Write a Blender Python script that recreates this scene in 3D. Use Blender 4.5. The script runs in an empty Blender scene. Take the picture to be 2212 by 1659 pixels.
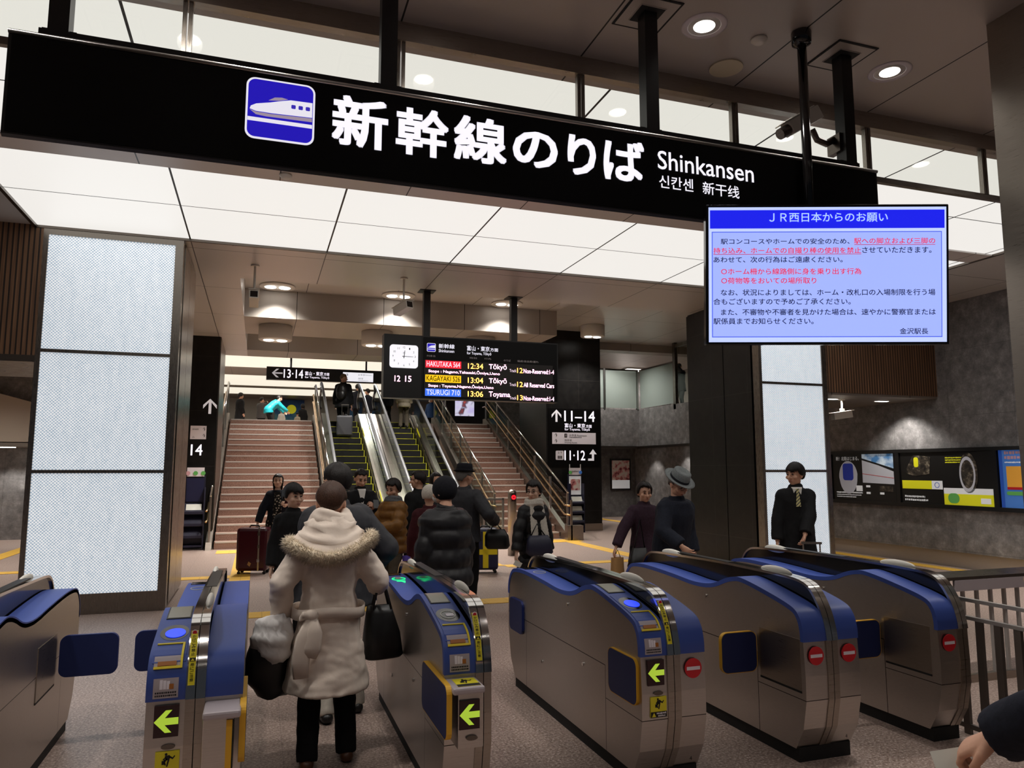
import bpy, bmesh, math, random
from mathutils import Vector, Matrix, Euler
random.seed(7)
SC = bpy.context.scene
COL = SC.collection
PI = math.pi
R = math.radians

# ---------------------------------------------------------------- camera
cam = bpy.data.cameras.new('camera')
cam.sensor_width = 36.0
cam.lens = 36.0 * 1600.0 / 2212.0
cam.clip_start = 0.05
cam.clip_end = 200
cam_o = bpy.data.objects.new('camera', cam)
COL.objects.link(cam_o)
cam_o.location = (0, 0, 1.68)
cam_o.rotation_euler = (R(90 + 6.578), 0, R(-18.79))
SC.camera = cam_o
# ---------------------------------------------------------------- view, world
SC.view_settings.view_transform = 'Standard'
SC.view_settings.look = 'None'
SC.view_settings.exposure = 0.0
SC.view_settings.gamma = 1.0
SC.view_settings.use_curve_mapping = False
SC.cycles.use_denoising = True
SC.cycles.max_bounces = 8
SC.cycles.transparent_max_bounces = 16
SC.cycles.sample_clamp_indirect = 4.0
SC.cycles.caustics_reflective = False
SC.cycles.caustics_refractive = False
wd = bpy.data.worlds.new('station_dusk')
SC.world = wd
wd.use_nodes = True
wd.node_tree.nodes['Background'].inputs[0].default_value = (0.55, 0.6, 0.7, 1)
wd.node_tree.nodes['Background'].inputs[1].default_value = 0.06
LUM = 0.87          # luminous ceiling panels
PANEL = 0.64       # lit pillar panels

# ---------------------------------------------------------------- helpers: colour, materials
def S(r, g, b):
    def f(c):
        c /= 255.0
        return c / 12.92 if c <= 0.04045 else ((c + 0.055) / 1.055) ** 2.4
    return (f(r), f(g), f(b), 1.0)

MATS = {}
class NT:
    def __init__(s, m):
        s.m = m; s.t = m.node_tree; s.n = s.t.nodes
        s.b = s.n['Principled BSDF']; s.out = s.n['Material Output']
    def node(s, typ, **kw):
        n = s.n.new(typ)
        for k, v in kw.items(): setattr(n, k, v)
        return n
    def link(s, a, b): s.t.links.new(a, b)
    def math(s, op, a, b=None, c=None):
        n = s.n.new('ShaderNodeMath'); n.operation = op
        for i, v in enumerate((a, b, c)):
            if v is None: continue
            if isinstance(v, (int, float)): n.inputs[i].default_value = v
            else: s.link(v, n.inputs[i])
        return n.outputs[0]
    def mix(s, fac, a, b):
        n = s.n.new('ShaderNodeMix'); n.data_type = 'RGBA'
        for k, v in (('Factor', fac), ('A', a), ('B', b)):
            sock = [i for i in n.inputs if i.name == k and (i.type == 'RGBA' or k == 'Factor')]
            sock = sock[0]
            if isinstance(v, (int, float, tuple)): sock.default_value = v
            else: s.link(v, sock)
        return [o for o in n.outputs if o.type == 'RGBA'][0]
    def obj(s):
        return s.node('ShaderNodeTexCoord').outputs['Object']
    def pos(s):
        return s.node('ShaderNodeNewGeometry').outputs['Position']
    def sep(s, v):
        n = s.n.new('ShaderNodeSeparateXYZ'); s.link(v, n.inputs[0]); return n.outputs
    def scaled(s, v, sc):
        n = s.n.new('ShaderNodeMapping'); s.link(v, n.inputs[0]); n.inputs['Scale'].default_value = sc
        return n.outputs[0]
    def noise(s, v, scale, detail=3, rough=0.5):
        n = s.n.new('ShaderNodeTexNoise'); s.link(v, n.inputs['Vector'])
        n.inputs['Scale'].default_value = scale; n.inputs['Detail'].default_value = detail
        n.inputs['Roughness'].default_value = rough
        return n.outputs['Fac']
    def ramp(s, v, stops):
        n = s.n.new('ShaderNodeValToRGB'); s.link(v, n.inputs[0])
        e = n.color_ramp.elements
        while len(e) < len(stops): e.new(0.5)
        for i, (p, c) in enumerate(stops):
            e[i].position = p; e[i].color = c
        return n.outputs[0]
    def bump(s, h, strength=0.3, dist=0.01):
        n = s.n.new('ShaderNodeBump'); s.link(h, n.inputs['Height'])
        n.inputs['Strength'].default_value = strength; n.inputs['Distance'].default_value = dist
        s.link(n.outputs[0], s.b.inputs['Normal'])
    def near(s, coord, pitch, off, w):      # 1 within w of off + k*pitch
        d = s.math('PINGPONG', s.math('SUBTRACT', coord, off), pitch / 2)
        return s.math('LESS_THAN', d, w)

def mat(name, col=(0.5, 0.5, 0.5, 1), rough=0.5, metal=0.0, spec=0.5, emit=None, es=0.0, coat=0.0):
    m = bpy.data.materials.new(name); m.use_nodes = True
    k = NT(m); b = k.b
    b.inputs['Base Color'].default_value = col
    b.inputs['Roughness'].default_value = rough
    b.inputs['Metallic'].default_value = metal
    b.inputs['Specular IOR Level'].default_value = spec
    if coat: b.inputs['Coat Weight'].default_value = coat
    if emit is not None:
        b.inputs['Emission Color'].default_value = emit
        b.inputs['Emission Strength'].default_value = es
    MATS[name] = m
    return k

def fabric(name, col, rough=0.85, amt=0.25, scale=60, bump=0.25):
    k = mat(name, col, rough, spec=0.25)
    n = k.noise(k.obj(), scale, 4, 0.6)
    dk = tuple(c * (1 - amt) for c in col[:3]) + (1,)
    lt = tuple(min(1, c * (1 + amt)) for c in col[:3]) + (1,)
    k.link(k.ramp(n, [(0.3, dk), (0.7, lt)]), k.b.inputs['Base Color'])
    k.bump(n, bump, 0.004)
    return k

# ---------------------------------------------------------------- materials: setting
k = mat('granite_floor', rough=0.42)
P = k.pos()
n1 = k.noise(P, 62, 3, 0.75); n2 = k.noise(P, 1.3, 3)
c = k.ramp(n1, [(0.34, S(92, 70, 62)), (0.45, S(150, 128, 116)), (0.56, S(180, 160, 150)), (0.66, S(226, 214, 206))])
c = k.mix(k.math('MULTIPLY', n2, 0.22), c, S(140, 112, 100))
x, y, z = k.sep(P)
s = k.math('MAXIMUM', k.near(x, 0.62, 0.2, 0.0022), k.near(y, 0.62, 0.1, 0.0022))
k.link(k.mix(k.math('MULTIPLY', s, 0.45), c, S(90, 72, 64)), k.b.inputs['Base Color'])
k.link(k.ramp(n1, [(0.3, (0.3, 0.3, 0.3, 1)), (0.7, (0.5, 0.5, 0.5, 1))]), k.b.inputs['Roughness'])

k = mat('tactile_yellow', S(226, 176, 62), 0.6)
P = k.pos(); x, y, z = k.sep(P)
d = k.math('MULTIPLY', k.math('SINE', k.math('MULTIPLY', x, 2 * PI / 0.05)), k.math('SINE', k.math('MULTIPLY', y, 2 * PI / 0.05)))
k.bump(d, 0.5, 0.004)
s = k.math('MAXIMUM', k.near(x, 0.3, 0.1, 0.004), k.near(y, 0.3, 0.05, 0.004))
k.link(k.mix(k.math('MULTIPLY', s, 0.5), S(226, 178, 66), S(150, 112, 40)), k.b.inputs['Base Color'])

def ceiling_mat(name, base, px, ox, py, oy, rough=0.34, metal=0.55):
    k = mat(name, base, rough, metal)
    P = k.pos(); x, y, z = k.sep(P)
    s = k.math('MAXIMUM', k.near(x, px, ox, 0.006), k.near(y, py, oy, 0.006))
    n = k.noise(P, 0.6, 2)
    c = k.mix(k.math('MULTIPLY', n, 0.3), base, tuple(v * 0.75 for v in base[:3]) + (1,))
    k.link(k.mix(s, c, S(22, 18, 16)), k.b.inputs['Base Color'])
    k.link(k.math('SUBTRACT', 1.0, s), k.b.inputs['Metallic']) if False else None
    return k
ceiling_mat('ceiling_metal', S(218, 214, 210), 1.70, 0.77, 2.2, 12.6, rough=0.34, metal=0.3)
ceiling_mat('ceiling_front', S(186, 178, 172), 1.285, 0.78, 3.0, 2.2, rough=0.45, metal=0.35)
ceiling_mat('ceiling_strip', S(214, 208, 204), 1.285, 0.1, 50, 0, rough=0.4, metal=0.1)
ceiling_mat('beam_face', S(172, 164, 156), 1.7, 0.6, 60, 30.5, rough=0.5, metal=0.2)
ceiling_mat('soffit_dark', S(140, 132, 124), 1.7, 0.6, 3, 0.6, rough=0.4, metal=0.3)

k = mat('luminous_panel', S(240, 236, 228), 0.5)
P = k.pos(); x, y, z = k.sep(P)
s = k.math('MAXIMUM', k.near(x, 1.70, 0.77, 0.010), k.math('MAXIMUM', k.math('LESS_THAN', k.math('ABSOLUTE', k.math('SUBTRACT', y, 8.73)), 0.008), k.math('LESS_THAN', k.math('ABSOLUTE', k.math('SUBTRACT', y, 6.25)), 0.008)))
k.link(k.mix(s, S(50, 49, 47), S(50, 44, 40)), k.b.inputs['Base Color'])
k.b.inputs['Emission Color'].default_value = (1.0, 0.965, 0.915, 1)
k.link(k.math('MULTIPLY', k.math('SUBTRACT', 1.0, s), LUM), k.b.inputs['Emission Strength'])

mat('luminous_far', S(140, 132, 114), 0.5, emit=(1.0, 0.93, 0.78, 1), es=0.9)

k = mat('pillar_glass', S(190, 200, 205), 0.25, emit=(1, 1, 1, 1), es=1)
P = k.obj(); x, y, z = k.sep(P)
a = k.math('SINE', k.math('MULTIPLY', x, 2 * PI / 0.036)); b_ = k.math('SINE', k.math('MULTIPLY', z, 2 * PI / 0.036))
n = k.noise(P, 55, 2, 0.8); n2 = k.noise(k.scaled(P, (6, 1, 1)), 2.2, 3)
dots = k.math('MULTIPLY', k.math('MULTIPLY', a, b_), n)
v = k.math('ADD', k.math('ADD', k.math('MULTIPLY', dots, 0.9), k.math('MULTIPLY', n, 0.62)), k.math('MULTIPLY', k.math('ADD', n2, k.noise(P, 14, 3, 0.7)), 0.2))
c = k.ramp(v, [(0.0, S(140, 160, 176)), (0.34, S(182, 199, 214)), (0.52, S(214, 226, 238)), (0.70, S(255, 255, 255))])
k.link(c, k.b.inputs['Emission Color']); k.link(c, k.b.inputs['Base Color'])
k.b.inputs['Emission Strength'].default_value = PANEL

def steel(name, col, rough=0.3, axis=(1, 1, 40), metal=1.0, bump=0.04):
    k = mat(name, col, rough, metal)
    P = k.obj()
    n = k.noise(k.scaled(P, axis), 8, 3, 0.6)
    k.link(k.ramp(n, [(0.3, (rough * 0.8,) * 3 + (1,)), (0.7, (rough * 1.25,) * 3 + (1,))]), k.b.inputs['Roughness'])
    lo = tuple(c * 0.86 for c in col[:3]) + (1,)
    k.link(k.ramp(n, [(0.3, lo), (0.7, col)]), k.b.inputs['Base Color'])
    return k
steel('steel_brushed', S(168, 158, 148), 0.33)
steel('steel_dark', S(112, 104, 97), 0.32)
steel('steel_frame', S(136, 129, 121), 0.28, axis=(40, 40, 1))
steel('steel_base', S(196, 188, 180), 0.5, metal=0.45)
mat('chrome', S(205, 202, 198), 0.12, 1.0)
mat('chrome_soft', S(180, 176, 172), 0.28, 1.0)
mat('brass', S(196, 160, 120), 0.28, 1.0)
k = steel('gate_steel', S(196, 189, 183), 0.34, axis=(1, 3, 60))
P = k.obj(); x, y, z = k.sep(P)
s = k.math('MAXIMUM', k.math('MULTIPLY', k.math('LESS_THAN', k.math('ABSOLUTE', k.math('SUBTRACT', z, 0.548)), 0.0025), k.math('GREATER_THAN', y, 0.43)),
           k.math('MULTIPLY', k.math('LESS_THAN', k.math('ABSOLUTE', k.math('SUBTRACT', k.math('PINGPONG', y, 1.105), 0.43)), 0.0025), k.math('LESS_THAN', z, 0.548)))
s = k.math('MAXIMUM', s, k.math('MULTIPLY', k.math('LESS_THAN', k.math('ABSOLUTE', k.math('SUBTRACT', z, 0.365)), 0.002), k.math('LESS_THAN', y, 0.43)))
old = [l.from_socket for l in k.t.links if l.to_socket == k.b.inputs['Base Color']][0]
k.link(k.mix(s, old, S(40, 36, 33)), k.b.inputs['Base Color'])

mat('black_gloss', S(12, 11, 11), 0.12, 0, 0.6)
mat('black_satin', S(20, 19, 19), 0.4)
mat('black_matte', S(16, 15, 15), 0.75)
mat('sign_black', S(8, 7, 7), 0.4, 0, 0.2)
k = mat('black_stone', S(34, 32, 30), 0.34, 0, 0.3)
P = k.pos(); x, y, z = k.sep(P)
s = k.math('MAXIMUM', k.near(z, 1.2, 0.55, 0.004), k.math('MAXIMUM', k.near(x, 0.83, 0.1, 0.003), k.near(y, 1.03, 0.0, 0.003)))
n = k.noise(P, 7, 4)
k.link(k.mix(s, k.ramp(n, [(0.3, S(19, 18, 18)), (0.7, S(29, 28, 27))]), S(50, 48, 46)), k.b.inputs['Base Color'])
k = mat('grey_stone', S(84, 80, 78), 0.6)
P = k.pos(); x, y, z = k.sep(P)
n = k.noise(P, 5.5, 5, 0.65); n2 = k.noise(P, 40, 2)
c = k.ramp(k.math('ADD', k.math('MULTIPLY', n, 0.8), k.math('MULTIPLY', n2, 0.2)), [(0.32, S(94, 92, 92)), (0.55, S(132, 129, 128)), (0.72, S(168, 165, 164))])
s = k.math('MAXIMUM', k.near(z, 1.15, 0.3, 0.003), k.math('MAXIMUM', k.near(x, 1.2, 0.2, 0.003), k.near(y, 1.2, 0.2, 0.003)))
k.link(k.mix(k.math('MULTIPLY', s, 0.5), c, S(46, 42, 40)), k.b.inputs['Base Color'])
k.bump(n2, 0.15, 0.004)
k = mat('wood_slats', S(110, 78, 52), 0.55)
P = k.pos(); x, y, z = k.sep(P)
n = k.noise(k.scaled(P, (30, 30, 1)), 1.5, 3)
f = k.math('PINGPONG', x, 0.0275)
sl = k.math('LESS_THAN', f, 0.009)
c = k.ramp(n, [(0.3, S(98, 70, 50)), (0.7, S(136, 102, 74))])
k.link(k.mix(sl, c, S(34, 24, 18)), k.b.inputs['Base Color'])
k.bump(k.math('SUBTRACT', 1.0, sl), 0.6, 0.01)
mat('beige_panel', S(176, 164, 150), 0.6)
mat('white_paint', S(222, 220, 216), 0.5)
mat('grey_wall', S(150, 146, 140), 0.7)
k = mat('stair_stone', S(150, 112, 96), 0.5)
P = k.pos(); n = k.noise(P, 90, 2, 0.7)
k.link(k.ramp(n, [(0.35, S(112, 80, 68)), (0.5, S(146, 112, 97)), (0.68, S(176, 146, 130))]), k.b.inputs['Base Color'])
mat('nosing', S(196, 188, 180), 0.45)
mat('escalator_black', S(22, 22, 22), 0.45)
mat('yellow_line', S(214, 214, 60), 0.5, emit=S(214, 214, 60), es=0.0)
mat('rubber_grey', S(92, 92, 94), 0.3)

def glass_mat(name, tint, gloss=0.12, frost=None):
    m = bpy.data.materials.new(name); m.use_nodes = True; MATS[name] = m
    t = m.node_tree; t.nodes.clear()
    out = t.nodes.new('ShaderNodeOutputMaterial'); tr = t.nodes.new('ShaderNodeBsdfTransparent'); gl = t.nodes.new('ShaderNodeBsdfGlossy')
    mx = t.nodes.new('ShaderNodeMixShader'); fr = t.nodes.new('ShaderNodeLayerWeight'); fr.inputs[0].default_value = 0.5
    tr.inputs[0].default_value = tint; gl.inputs['Roughness'].default_value = 0.03
    pw = t.nodes.new('ShaderNodeMath'); pw.operation = 'POWER'; pw.inputs[1].default_value = 5.0
    t.links.new(fr.outputs['Facing'], pw.inputs[0])
    ad = t.nodes.new('ShaderNodeMath'); ad.operation = 'MULTIPLY_ADD'; ad.inputs[1].default_value = 0.7; ad.inputs[2].default_value = gloss
    t.links.new(pw.outputs[0], ad.inputs[0]); ad.use_clamp = True
    t.links.new(ad.outputs[0], mx.inputs[0]); t.links.new(tr.outputs[0], mx.inputs[1]); t.links.new(gl.outputs[0], mx.inputs[2])
    last = mx.outputs[0]
    if frost:
        df = t.nodes.new('ShaderNodeBsdfDiffuse'); df.inputs[0].default_value = frost[:3] + (1,)
        tl = t.nodes.new('ShaderNodeBsdfTranslucent'); tl.inputs[0].default_value = frost[:3] + (1,)
        a = t.nodes.new('ShaderNodeMixShader'); a.inputs[0].default_value = 0.6
        t.links.new(df.outputs[0], a.inputs[1]); t.links.new(tl.outputs[0], a.inputs[2])
        b2 = t.nodes.new('ShaderNodeMixShader'); b2.inputs[0].default_value = frost[3]
        t.links.new(last, b2.inputs[1]); t.links.new(a.outputs[0], b2.inputs[2]); last = b2.outputs[0]
    t.links.new(last, out.inputs[0])
glass_mat('clear_glass', (0.97, 0.98, 0.96, 1), 0.04)
glass_mat('rail_glass', (0.80, 0.86, 0.83, 1), 0.05)
glass_mat('frosted_glass', (0.8, 0.88, 0.84, 1), 0.05, (0.74, 0.82, 0.78, 0.75))

# ---------------------------------------------------------------- materials: things
mat('gate_blue', S(56, 80, 158), 0.46, 0, 0.5)
mat('gate_blue_dark', S(24, 40, 104), 0.45)
mat('flap_blue', S(20, 34, 84), 0.5)
mat('flap_yellow', S(226, 172, 38), 0.5)
mat('sign_yellow', S(232, 218, 40), 0.5)
mat('slot_yellow', S(232, 208, 30), 0.45)
mat('sign_red', S(206, 28, 40), 0.45)
mat('white_plastic', S(226, 222, 212), 0.4)
mat('white_sign', S(238, 232, 240), 0.5)
mat('screen_grey', S(150, 150, 140), 0.2)
mat('label_grey', S(176, 166, 170), 0.4)
mat('orange_slot', S(170, 104, 40), 0.5)
mat('maroon', S(46, 12, 18), 0.35)
mat('arrow_green', S(120, 150, 40), 0.5, emit=S(176, 206, 62), es=0.75)
mat('rail_paint', S(168, 164, 160), 0.4, 0.2)
mat('rail_paint_dark', S(104, 97, 91), 0.45, 0.2)
mat('speaker_beige', S(214, 204, 176), 0.6)
mat('ic_blue', S(40, 70, 230), 0.4, emit=S(44, 72, 240), es=1.0)
mat('ring_green', S(40, 220, 120), 0.4, emit=S(30, 235, 130), es=1.3)
mat('ring_white', S(190, 190, 180), 0.4)
mat('lamp_glow', S(255, 250, 240), 0.5, emit=(1, 0.95, 0.88, 1), es=9.0)
mat('lamp_ring', S(215, 208, 214), 0.35)
mat('square_glow', S(255, 250, 235), 0.5, emit=(1, 0.96, 0.88, 1), es=3.5)
mat('text_white', S(120, 118, 125), 0.5, emit=(0.93, 0.9, 1.0, 1), es=0.85)
mat('text_sign', S(232, 228, 232), 0.5, emit=(0.9, 0.88, 0.92, 1), es=0.35)
mat('text_white_plain', S(225, 220, 225), 0.6)
mat('text_black', S(18, 16, 18), 0.6)
mat('icon_blue', S(30, 22, 170), 0.4, emit=S(36, 24, 182), es=0.9)
mat('icon_blue_lo', S(52, 40, 170), 0.4, emit=S(58, 44, 178), es=0.9)
mat('icon_grey', S(165, 150, 165), 0.4, emit=S(165, 150, 168), es=0.8)
mat('screen_pale', S(152, 172, 250), 0.4, emit=S(160, 178, 252), es=1.0)
mat('screen_edge', S(190, 206, 255), 0.4, emit=S(190, 206, 255), es=1.0)
mat('screen_blue', S(26, 34, 226), 0.4, emit=S(28, 34, 230), es=1.0)
mat('screen_line', S(80, 100, 224), 0.4, emit=S(84, 104, 226), es=1.0)
mat('screen_title', S(150, 170, 250), 0.4, emit=S(164, 184, 255), es=1.0)
mat('screen_text', S(20, 24, 60), 0.5, emit=S(22, 26, 64), es=0.9)
mat('screen_red', S(206, 40, 70), 0.5, emit=S(208, 44, 74), es=0.75)
mat('led_orange', S(255, 220, 140), 0.5, emit=S(255, 222, 140), es=0.95)
mat('led_white', S(255, 225, 240), 0.5, emit=S(255, 228, 245), es=1.0)
mat('led_red', S(232, 30, 50), 0.5, emit=S(232, 30, 50), es=1.0)
mat('led_yellow', S(240, 190, 20), 0.5, emit=S(242, 192, 20), es=1.0)
mat('led_blue', S(60, 110, 235), 0.5, emit=S(60, 112, 236), es=1.0)
mat('led_panel', S(38, 34, 32), 0.5)
mat('clock_face', S(240, 238, 245), 0.4, emit=(0.95, 0.94, 1, 1), es=0.85)
mat('red_light', S(240, 30, 40), 0.4, emit=S(250, 24, 40), es=1.5)
# ---------------------------------------------------------------- helpers: geometry
class MB:
    """collects closed shapes; build() links them as ONE mesh object"""
    def __init__(s): s.v = []; s.f = []
    def add(s, vs, fs):
        o = len(s.v); s.v += [tuple(v) for v in vs]; s.f += [tuple(i + o for i in f) for f in fs]; return s
    def box(s, x0, x1, y0, y1, z0, z1):
        return s.add([(x0, y0, z0), (x1, y0, z0), (x1, y1, z0), (x0, y1, z0), (x0, y0, z1), (x1, y0, z1), (x1, y1, z1), (x0, y1, z1)],
                     [(3, 2, 1, 0), (4, 5, 6, 7), (0, 1, 5, 4), (1, 2, 6, 5), (2, 3, 7, 6), (3, 0, 4, 7)])
    def prism(s, poly, a0, a1, axis='x'):
        """polygon in the two other axes, extruded along axis"""
        def P(p, a):
            return (a, p[0], p[1]) if axis == 'x' else ((p[0], a, p[1]) if axis == 'y' else (p[0], p[1], a))
        n = len(poly)
        vs = [P(p, a0) for p in poly] + [P(p, a1) for p in poly]
        fs = [tuple(range(n - 1, -1, -1)), tuple(range(n, 2 * n))] + [(i, (i + 1) % n, n + (i + 1) % n, n + i) for i in range(n)]
        return s.add(vs, fs)
    def rings(s, rings, caps=True, closed=True):
        n = len(rings[0]); vs = [p for r in rings for p in r]; fs = []
        for i in range(len(rings) - 1):
            for j in range(n if closed else n - 1):
                a = i * n + j; b = i * n + (j + 1) % n
                fs.append((a, b, b + n, a + n))
        if caps:
            fs.append(tuple(range(n - 1, -1, -1))); m = (len(rings) - 1) * n
            fs.append(tuple(range(m, m + n)))
        return s.add(vs, fs)
    def tube(s, pts, rad, seg=10, ref=None, rnd=False):
        """rad: scalar, or a list of scalars / (r_ref, r_other) pairs"""
        pts = [Vector(p) for p in pts]; n = len(pts)
        if not isinstance(rad, (list, tuple)) or (len(rad) == 2 and n != 2): rad = [rad] * n
        rad = [(r, r) if not isinstance(r, (list, tuple)) else r for r in rad]
        T = []
        for i in range(n):
            a = pts[max(0, i - 1)]; b = pts[min(n - 1, i + 1)]
            d = (b - a); T.append(d.normalized() if d.length > 1e-9 else Vector((0, 0, 1)))
        if rnd:
            p0, pn = pts[0], pts[-1]; r0, rn = rad[0], rad[-1]
            m0, mn = min(r0), min(rn)
            pre = [(p0 - T[0] * m0, .25), (p0 - T[0] * m0 * .8, .62), (p0 - T[0] * m0 * .45, .9)]
            post = [(pn + T[-1] * mn * .45, .9), (pn + T[-1] * mn * .8, .62), (pn + T[-1] * mn, .25)]
            pts = [p for p, _ in pre] + pts + [p for p, _ in post]
            rad = [(r0[0] * k, r0[1] * k) for _, k in pre] + list(rad) + [(rn[0] * k, rn[1] * k) for _, k in post]
            T = [T[0]] * 3 + T + [T[-1]] * 3; n = len(pts)
        u = Vector(ref) if ref is not None else (Vector((1, 0, 0)) if abs(T[0].x) < .9 else Vector((0, 1, 0)))
        rs = []
        for i in range(n):
            t = T[i]; u = (u - t * u.dot(t))
            if u.length < 1e-6: u = t.orthogonal()
            u.normalize(); w = t.cross(u)
            rs.append([pts[i] + u * (math.cos(2 * PI * j / seg) * rad[i][0]) + w * (math.sin(2 * PI * j / seg) * rad[i][1]) for j in range(seg)])
        return s.rings(rs)
    def bar(s, a, b, r, seg=8): return s.tube([a, b], [r, r], seg)
    def sbar(s, a, b, w, h=None):
        h = h or w; a = Vector(a); b = Vector(b); t = (b - a).normalized()
        u = t.cross(Vector((0, 0, 1)))
        if u.length < 1e-4: u = Vector((1, 0, 0))
        u.normalize(); q = u.cross(t)
        return s.rings([[p + u * (i * w / 2) + q * (j * h / 2) for i, j in ((-1, -1), (1, -1), (1, 1), (-1, 1))] for p in (a, b)])
    def ell(s, c, rx, ry, rz, rot=None, seg=14, rg=9):
        c = Vector(c); rot = rot or Matrix.Identity(3); rs = []
        for i in range(rg + 1):
            a = PI * (0.03 + 0.94 * i / rg) - PI / 2
            rs.append([c + rot @ Vector((rx * math.cos(a) * math.cos(2 * PI * j / seg), ry * math.cos(a) * math.sin(2 * PI * j / seg), rz * math.sin(a))) for j in range(seg)])
        return s.rings(rs)
    def lathe(s, prof, c=(0, 0, 0), seg=20, sx=1, sy=1, caps=True):
        return s.rings([[(c[0] + r * sx * math.cos(2 * PI * j / seg), c[1] + r * sy * math.sin(2 * PI * j / seg), c[2] + z) for j in range(seg)] for r, z in prof], caps)
    def disc(s, c, r, th=0.004, axis='y', seg=28, rz=None):
        rz = rz or r
        poly = [(r * math.cos(2 * PI * j / seg), rz * math.sin(2 * PI * j / seg)) for j in range(seg)]
        i = 'xyz'.index(axis); o = [k for k in range(3) if k != i]
        return s.prism([(p[0] + c[o[0]], p[1] + c[o[1]]) for p in poly], c[i] - th / 2, c[i] + th / 2, axis)
    def xf(s, M):
        s.v = [tuple(M @ Vector(v)) for v in s.v]; return s
    def mesh(s, name, m, smooth=False):
        me = bpy.data.meshes.new(name); me.from_pydata(s.v, [], s.f)
        bm = bmesh.new(); bm.from_mesh(me); bmesh.ops.recalc_face_normals(bm, faces=bm.faces); bm.to_mesh(me); bm.free()
        if m: me.materials.append(MATS[m])
        if smooth:
            me.polygons.foreach_set('use_smooth', [True] * len(me.polygons))
        return me
    def build(s, name, m, parent=None, smooth=False, loc=None, label=None, bevel=0, rot=None):
        o = bpy.data.objects.new(name, s.mesh(name, m, smooth)); COL.objects.link(o)
        if parent: o.parent = parent
        if loc: o.location = loc
        if rot: o.rotation_euler = rot
        if label: o['label'] = label
        if bevel:
            b = o.modifiers.new('bevel', 'BEVEL'); b.width = bevel; b.segments = 2; b.limit_method = 'ANGLE'; b.angle_limit = R(40)
            b.harden_normals = False
        return o

def sharp(o, deg=35):
    o.data.set_sharp_from_angle(angle=R(deg)) if hasattr(o.data, 'set_sharp_from_angle') else None
    return o

def tag(o, label, cat, group=None, kind=None):
    if label: o['label'] = label
    if cat: o['category'] = cat
    if group: o['group'] = group
    if kind: o['kind'] = kind
    return o
def thing(name, label, cat, loc=(0, 0, 0), rz=0, group=None, kind=None):
    o = bpy.data.objects.new(name, None); COL.objects.link(o); o.empty_display_size = 0.1
    o.location = loc; o.rotation_euler = (0, 0, R(rz))
    return tag(o, label, cat, group, kind)
def struct(name, mb, m, smooth=False):
    o = mb.build(name, m, None, smooth); o['kind'] = 'structure'; return o
def box(*a): return MB().box(*a)
def dup_tree(o, parent=None):
    c = o.copy(); COL.objects.link(c)
    if parent: c.parent = parent
    for ch in list(o.children): dup_tree(ch, c)
    return c

# text: a font curve turned into a mesh and fitted to a box of the plane it stands on
_TXT = bpy.data.curves.new('lettering', 'FONT'); _TXO = bpy.data.objects.new('lettering', _TXT); COL.objects.link(_TXO)
_TXT.fill_mode = 'FRONT'; _TXT.resolution_u = 3
def text_mesh(s, bold=0.0):
    _TXT.body = s; _TXT.size = 1.0
    dg = bpy.context.evaluated_depsgraph_get(); dg.update()
    return bpy.data.meshes.new_from_object(_TXO.evaluated_get(dg))
def merge_texts(items, plane='y'):
    """items: (string, x0, z0, x1, z1, bold); returns verts/faces in a plane: (x, z)"""
    V = []; F = []
    for it in items:
        s, x0, z0, x1, z1 = it[:5]; bold = it[5] if len(it) > 5 else 0.0
        me = text_mesh(s, bold)
        xs = [v.co.x for v in me.vertices]; ys = [v.co.y for v in me.vertices]
        if not xs: continue
        ax, bx, ay, by = min(xs), max(xs), min(ys), max(ys)
        # a heavier face: the outlines laid over themselves, shifted by the extra stroke weight
        w = bold * 0.55
        sh = [(0, 0)] if not bold else [(w, w), (-w, w), (-w, -w), (w, -w)] + ([(w, 0), (-w, 0), (0, w), (0, -w)] if bold > .02 else [])
        wx, wy = (bx - ax) + 2 * w, (by - ay) + 2 * w
        sx = (x1 - x0) / max(1e-6, wx); sy = (z1 - z0) / max(1e-6, wy)
        for dx, dy in sh:
            o = len(V)
            V += [(x0 + (v.co.x - ax + w + dx) * sx, z0 + (v.co.y - ay + w + dy) * sy) for v in me.vertices]
            F += [tuple(i + o for i in p.vertices) for p in me.polygons]
        bpy.data.meshes.remove(me)
    return V, F
def lettering(items, M, m, parent, name='lettering', label=None):
    """M maps (x, z) of the sign face to 3-D (a callable)"""
    V, F = merge_texts(items)
    mb = MB(); mb.v = [tuple(M(x, z)) for x, z in V]; mb.f = F
    me = bpy.data.meshes.new(name); me.from_pydata(mb.v, [], mb.f); me.materials.append(MATS[m])
    o = bpy.data.objects.new(name, me); COL.objects.link(o)
    if parent: o.parent = parent
    if label: o['label'] = label
    return o
def smudges(rows, y, m, parent, seed=1):
    """small print too fine to read: broken dashes along each row (x0, z0, x1, z1)"""
    r = random.Random(seed); mb = MB()
    for x0, z0, x1, z1 in rows:
        x = x0; h = z1 - z0
        while x < x1:
            w = h * r.uniform(.5, .95); mb.box(x, min(x + w, x1), y - .0008, y, z0 + h * r.uniform(0, .2), z1 - h * r.uniform(0, .2)); x += w + h * r.uniform(.12, .3)
    return mb.build('small_print', m, parent)
def onface(y): return lambda x, z: (x, y, z)
def rrect(x0, z0, x1, z1, r, n=6):
    P = []
    for cx, cz, a in ((x1 - r, z1 - r, 0), (x0 + r, z1 - r, 90), (x0 + r, z0 + r, 180), (x1 - r, z0 + r, 270)):
        for i in range(n + 1):
            t = R(a + 90 * i / n); P.append((cx + r * math.cos(t), cz + r * math.sin(t)))
    return P
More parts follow.
